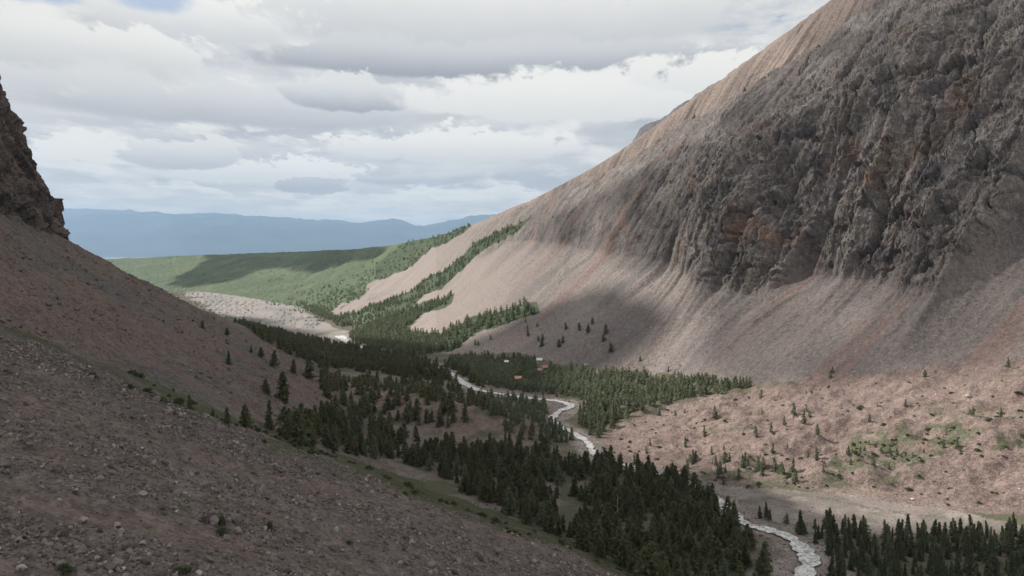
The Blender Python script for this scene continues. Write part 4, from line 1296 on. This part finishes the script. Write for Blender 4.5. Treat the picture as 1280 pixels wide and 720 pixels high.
bil = nt.m('SUBTRACT', nt.noise(scaled(puffv, 3.0, 5.0, 1), 1.6, 6, .58), .5)
veil_t = nt.noise(scaled(puffv, 1.1, 3.2, 1, (2, 9, 4)), 1.0, 5, .55)
veil = nt.mix(nt.mr(veil_t, .35, .65), (6.6, 6.55, 6.4, 1), (4.3, 4.4, 4.7, 1))
gap = nt.m('MULTIPLY', nt.mr(nt.noise(scaled(puffv, 1.3, 2.6, 1, (0.4, 5, 1)), 1.5, 6, .6), .55, .66), nt.mr(el, .14, .27))
veil = nt.mix(nt.m('MULTIPLY', gap, .85), veil, sky.outputs[0])
c1, k1 = deck((1.3, 4.1, 0), .62, 1.45, .47, .03, 3.4)
c2, k2 = deck((7.7, 2.6, 3), 1.05, 2.3, .545, .02, 2.8)
final = nt.mix(nt.m('MULTIPLY', c1, nt.m('MULTIPLY_ADD', gap, -.9, .95)), veil, shade(k1))
final = nt.mix(nt.m('MULTIPLY', c2, .9), final, shade(k2))
# the particular banks and puffs that stand over the valley mouth: bearing, height, half-widths, how dark the base is
wob_ = nt.m('SUBTRACT', nt.noise(scaled(puffv, 4.2, 3.2, 1, (1, 1, 7)), 1.5, 7, .6), .5)

wob_f = nt.m('SUBTRACT', nt.noise(scaled(puffv, 9.5, 8.0, 1, (4, 2, 5)), 1.6, 6, .6), .5)


def bank(px, py, rx, ry, dark, lit=0.0, soft=.5):
    global final
    small = 1.0 if rx <= 160 else .35
    wb = nt.m('MULTIPLY_ADD', wob_f, .8 * small, nt.m('MULTIPLY', wob_, 1.0))
    a0, e_0 = math.atan((px - CX) / F_PX), (HY - py) / F_PX
    da = nt.m('DIVIDE', nt.m('SUBTRACT', az, a0), rx / F_PX)
    de = nt.m('MULTIPLY_ADD', wb, 1.6, nt.m('DIVIDE', nt.m('SUBTRACT', el, e_0), ry / F_PX))
    dn = nt.m('MINIMUM', de, 0.0)                    # flat base: squeeze the lower half
    de2 = nt.m('ADD', nt.m('MAXIMUM', de, 0.0), nt.m('MULTIPLY', dn, 1.7))
    q = nt.m('ADD', nt.m('MULTIPLY', da, da), nt.m('MULTIPLY', de2, de2))
    q = nt.m('MULTIPLY_ADD', wb, 2.8, q)
    cov = nt.m('MULTIPLY', nt.mr(q, 1.0 - soft, 1.0 + soft, 1.0, 0.0), nt.mr(Y, 0, .2))
    k = nt.mr(nt.m('MULTIPLY_ADD', wb, -1.2, de), -.7, .9, dark, lit)
    final = nt.mix(cov, final, shade(k))


bank(600, 36, 360, 64, .6, .0, .35)
bank(640, 88, 330, 30, 1.0, .45, .3)
bank(250, 60, 120, 34, .5, .0, .3)
bank(110, 105, 150, 34, .5, .05, .3)
bank(300, 150, 240, 34, .75, .3, .4)
bank(440, 132, 80, 24, .9, .25, .2)
bank(700, 135, 190, 34, .25, .0, .35)
bank(930, 110, 120, 30, .2, .0, .35)
bank(130, 207, 80, 18, .1, .0, .2)
bank(560, 190, 150, 22, .35, .0, .3)
bank(330, 222, 130, 18, .3, .0, .25)
bank(225, 207, 64, 22, .66, .15, .18)
bank(390, 236, 46, 15, .9, .55, .18)
bank(490, 226, 44, 9, .75, .4, .2)
# blue holes high on the left
for px_, py_, rx_, ry_ in ((66, 14, 110, 20), (190, 42, 40, 12), (330, 6, 46, 18), (40, 52, 40, 10)):
    da = nt.m('DIVIDE', nt.m('SUBTRACT', az, math.atan((px_ - CX) / F_PX)), rx_ / F_PX)
    de = nt.m('DIVIDE', nt.m('SUBTRACT', el, (HY - py_) / F_PX), ry_ / F_PX)
    q = nt.m('MULTIPLY_ADD', wob_, 4.0, nt.m('ADD', nt.m('MULTIPLY', da, da), nt.m('MULTIPLY', de, de)))
    final = nt.mix(nt.m('MULTIPLY', nt.mr(q, .3, 1.9, .62, 0.0), nt.mr(Y, 0, .2)), final, sky.outputs[0])
# far cumulus banked up along the horizon, warmed to cream to offset the blue haze before it
low = nt.mr(el, .015, .085, 1.0, 0.0)
final = nt.mix(nt.m('MULTIPLY', low, .8), final, nt.mix(nt.mr(bil, -.12, .12), (10.2, 9.2, 7.3, 1), (7.0, 6.5, 5.7, 1)))
nt.link(final, bg.inputs[0]); nt.link(bg.outputs[0], nt.n('ShaderNodeOutputWorld').inputs[0])

w.cycles.sampling_method = 'MANUAL'; w.cycles.sample_map_resolution = 256

# the air
me = bpy.data.meshes.new('haze')
hx0, hx1, hy0, hy1, hz0, hz1 = -90000., 90000., -3000., 52000., -640. + CAM_Z, 1620.
vv = [(a, b, c) for c in (hz0, hz1) for b in (hy0, hy1) for a in (hx0, hx1)]
me.from_pydata(vv, [], [(0, 2, 3, 1), (4, 5, 7, 6), (0, 1, 5, 4), (2, 6, 7, 3), (0, 4, 6, 2), (1, 3, 7, 5)])
m_h, nt = mat('haze'); pv = nt.n('ShaderNodeVolumePrincipled')
pv.inputs['Color'].default_value = (.50, .72, 1.0, 1); pv.inputs['Density'].default_value = 3.2e-5; pv.inputs['Anisotropy'].default_value = .2
nt.link(pv.outputs[0], nt.n('ShaderNodeOutputMaterial').inputs['Volume'])
me.materials.append(m_h)
o = bpy.data.objects.new('haze', me); COL.objects.link(o); o['kind'] = 'stuff'

# ------------------------------------------------------------------ clouds overhead (above the frame) whose shadows lie on the valley
def cloud(pts, base, thin, seed, label, rag=26.0):
    pts = np.array([(a + SUN_DIR.x / SUN_DIR.z * (base - CAM_Z - z), b + SUN_DIR.y / SUN_DIR.z * (base - CAM_Z - z)) for a, b, z in pts])
    lo, hi = pts.min(0) - 80, pts.max(0) + 80
    st = max(12.0, (hi - lo).max() / 150)
    gx, gy = np.meshgrid(np.arange(lo[0], hi[0], st), np.arange(lo[1], hi[1], st), indexing='ij')
    k = st * 1.0
    wx = gx + rag * fbm(gx / 90, gy / 90, 4, seed); wy = gy + rag * fbm(gx / 90, gy / 90, 4, seed + 9)
    mk = poly_mask(wx, wy, pts).astype(float)
    ker = np.hanning(9); ker /= ker.sum()
    for ax_ in (0, 1): mk = np.apply_along_axis(lambda a: np.convolve(np.pad(a, 4), ker, 'valid'), ax_, mk)
    ins = mk > .5
    t = np.sqrt(np.clip((mk - .5) * 2, 0, 1))
    big = fbm(gx / 160, gy / 160, 5, seed + 3)
    top = base + t * (12 + 8 * big); bot = base - t * (5 + 3 * fbm(gx / 60, gy / 60, 3, seed + 5))
    n0, n1 = gx.shape
    V = np.concatenate([np.stack([gx, gy, top], -1).reshape(-1, 3), np.stack([gx, gy, bot], -1).reshape(-1, 3)])
    i_, j_ = np.meshgrid(np.arange(n0 - 1), np.arange(n1 - 1), indexing='ij')
    a = (i_ * n1 + j_).ravel(); qd = np.stack([a, a + n1, a + n1 + 1, a + 1], 1)
    keep_ = (t.ravel()[qd] > 0).any(1); qd = qd[keep_]
    qd = np.concatenate([qd, qd[:, ::-1] + n0 * n1])
    used, inv = np.unique(qd.ravel(), return_inverse=True)
    me = set_mesh('cloud', V[used], inv, 4)
    m, nt = mat('cloud_mist')
    d_ = nt.n('ShaderNodeBsdfDiffuse'); d_.inputs[0].default_value = (.9, .9, .9, 1)
    tl = nt.n('ShaderNodeBsdfTranslucent'); tl.inputs[0].default_value = (.8, .81, .83, 1)
    tr = nt.n('ShaderNodeBsdfTransparent')
    m1 = nt.n('ShaderNodeMixShader'); m1.inputs[0].default_value = .5
    nt.link(d_.outputs[0], m1.inputs[1]); nt.link(tl.outputs[0], m1.inputs[2])
    m2 = nt.n('ShaderNodeMixShader')
    pos = nt.n('ShaderNodeTexCoord').outputs['Object']
    nt.put(m2.inputs[0], nt.mr(nt.noise(pos, .011, 5, .6), .30, .70, thin + .25, max(thin - .20, 0)))
    nt.link(m1.outputs[0], m2.inputs[2]); nt.link(tr.outputs[0], m2.inputs[1])
    # mix factor is the share of mist met at each face
    nt.link(m2.outputs[0], nt.n('ShaderNodeOutputMaterial').inputs[0])
    me.materials.append(m)
    o = bpy.data.objects.new('cloud', me); COL.objects.link(o); o['kind'] = 'structure'; o['label'] = label


def W(x, y): return (x, y, float(grid_lookup(np.array([float(x)]), np.array([max(float(y), 15.)]))[0][0]) if y > 15 else -60.)


S = sight
cloud([W(-700, -300), W(260, -300), W(250, 165), S(1190, 672), S(1010, 656), S(940, 650), S(850, 608), S(765, 580), S(742, 556), S(715, 520), S(700, 492), S(690, 474), S(700, 460), S(775, 462), S(800, 440), S(850, 388),
       S(745, 366), S(660, 398), S(565, 437), S(500, 434), S(440, 427), S(400, 419), S(300, 394), W(-560, 1000), W(-700, 500)], 1900., .74, 900, 'grey cloud over the near valley', 11.)
cloud([S(870, 472), S(915, 400), S(870, 372), S(835, 335), S(740, 300), S(668, 312), S(664, 290), S(768, 240), S(812, 202), S(882, 176), S(948, 104), S(1008, 46), W(400, 780), W(1000, 1000), W(1000, 350), S(1275, 452), S(1050, 474)],
      1900., .29, 920, 'thin grey cloud over the rocky mountain', 13.)
cloud([S(205, 356), S(236, 340), S(262, 325), W(float(U(275)) * 3900, 3900), W(float(U(470)) * 3300, 3300), S(490, 314), S(450, 326), S(400, 339), S(335, 334), S(292, 350), S(240, 359)], 1900., .66, 940, 'small cloud over the far wooded hill')

cam = bpy.data.cameras.new('camera'); cam.sensor_width = 36; cam.lens = 36 * F_PX / 1280
cam.shift_y = -(360 - HY) / 1280; cam.clip_start = 1; cam.clip_end = 200000
co = bpy.data.objects.new('camera', cam); COL.objects.link(co)
co.location = (0, 0, CAM_Z); co.rotation_euler = (PI / 2, 0, 0)
SC.camera = co
SC.view_settings.view_transform = 'Standard'; SC.view_settings.look = 'None'; SC.view_settings.gamma = 1
SC.view_settings.exposure = .25; SC.view_settings.use_curve_mapping = False
SC.cycles.use_denoising = True
SC.cycles.max_bounces = 5; SC.cycles.diffuse_bounces = 2; SC.cycles.glossy_bounces = 1; SC.cycles.transparent_max_bounces = 12
SC.cycles.volume_bounces = 0
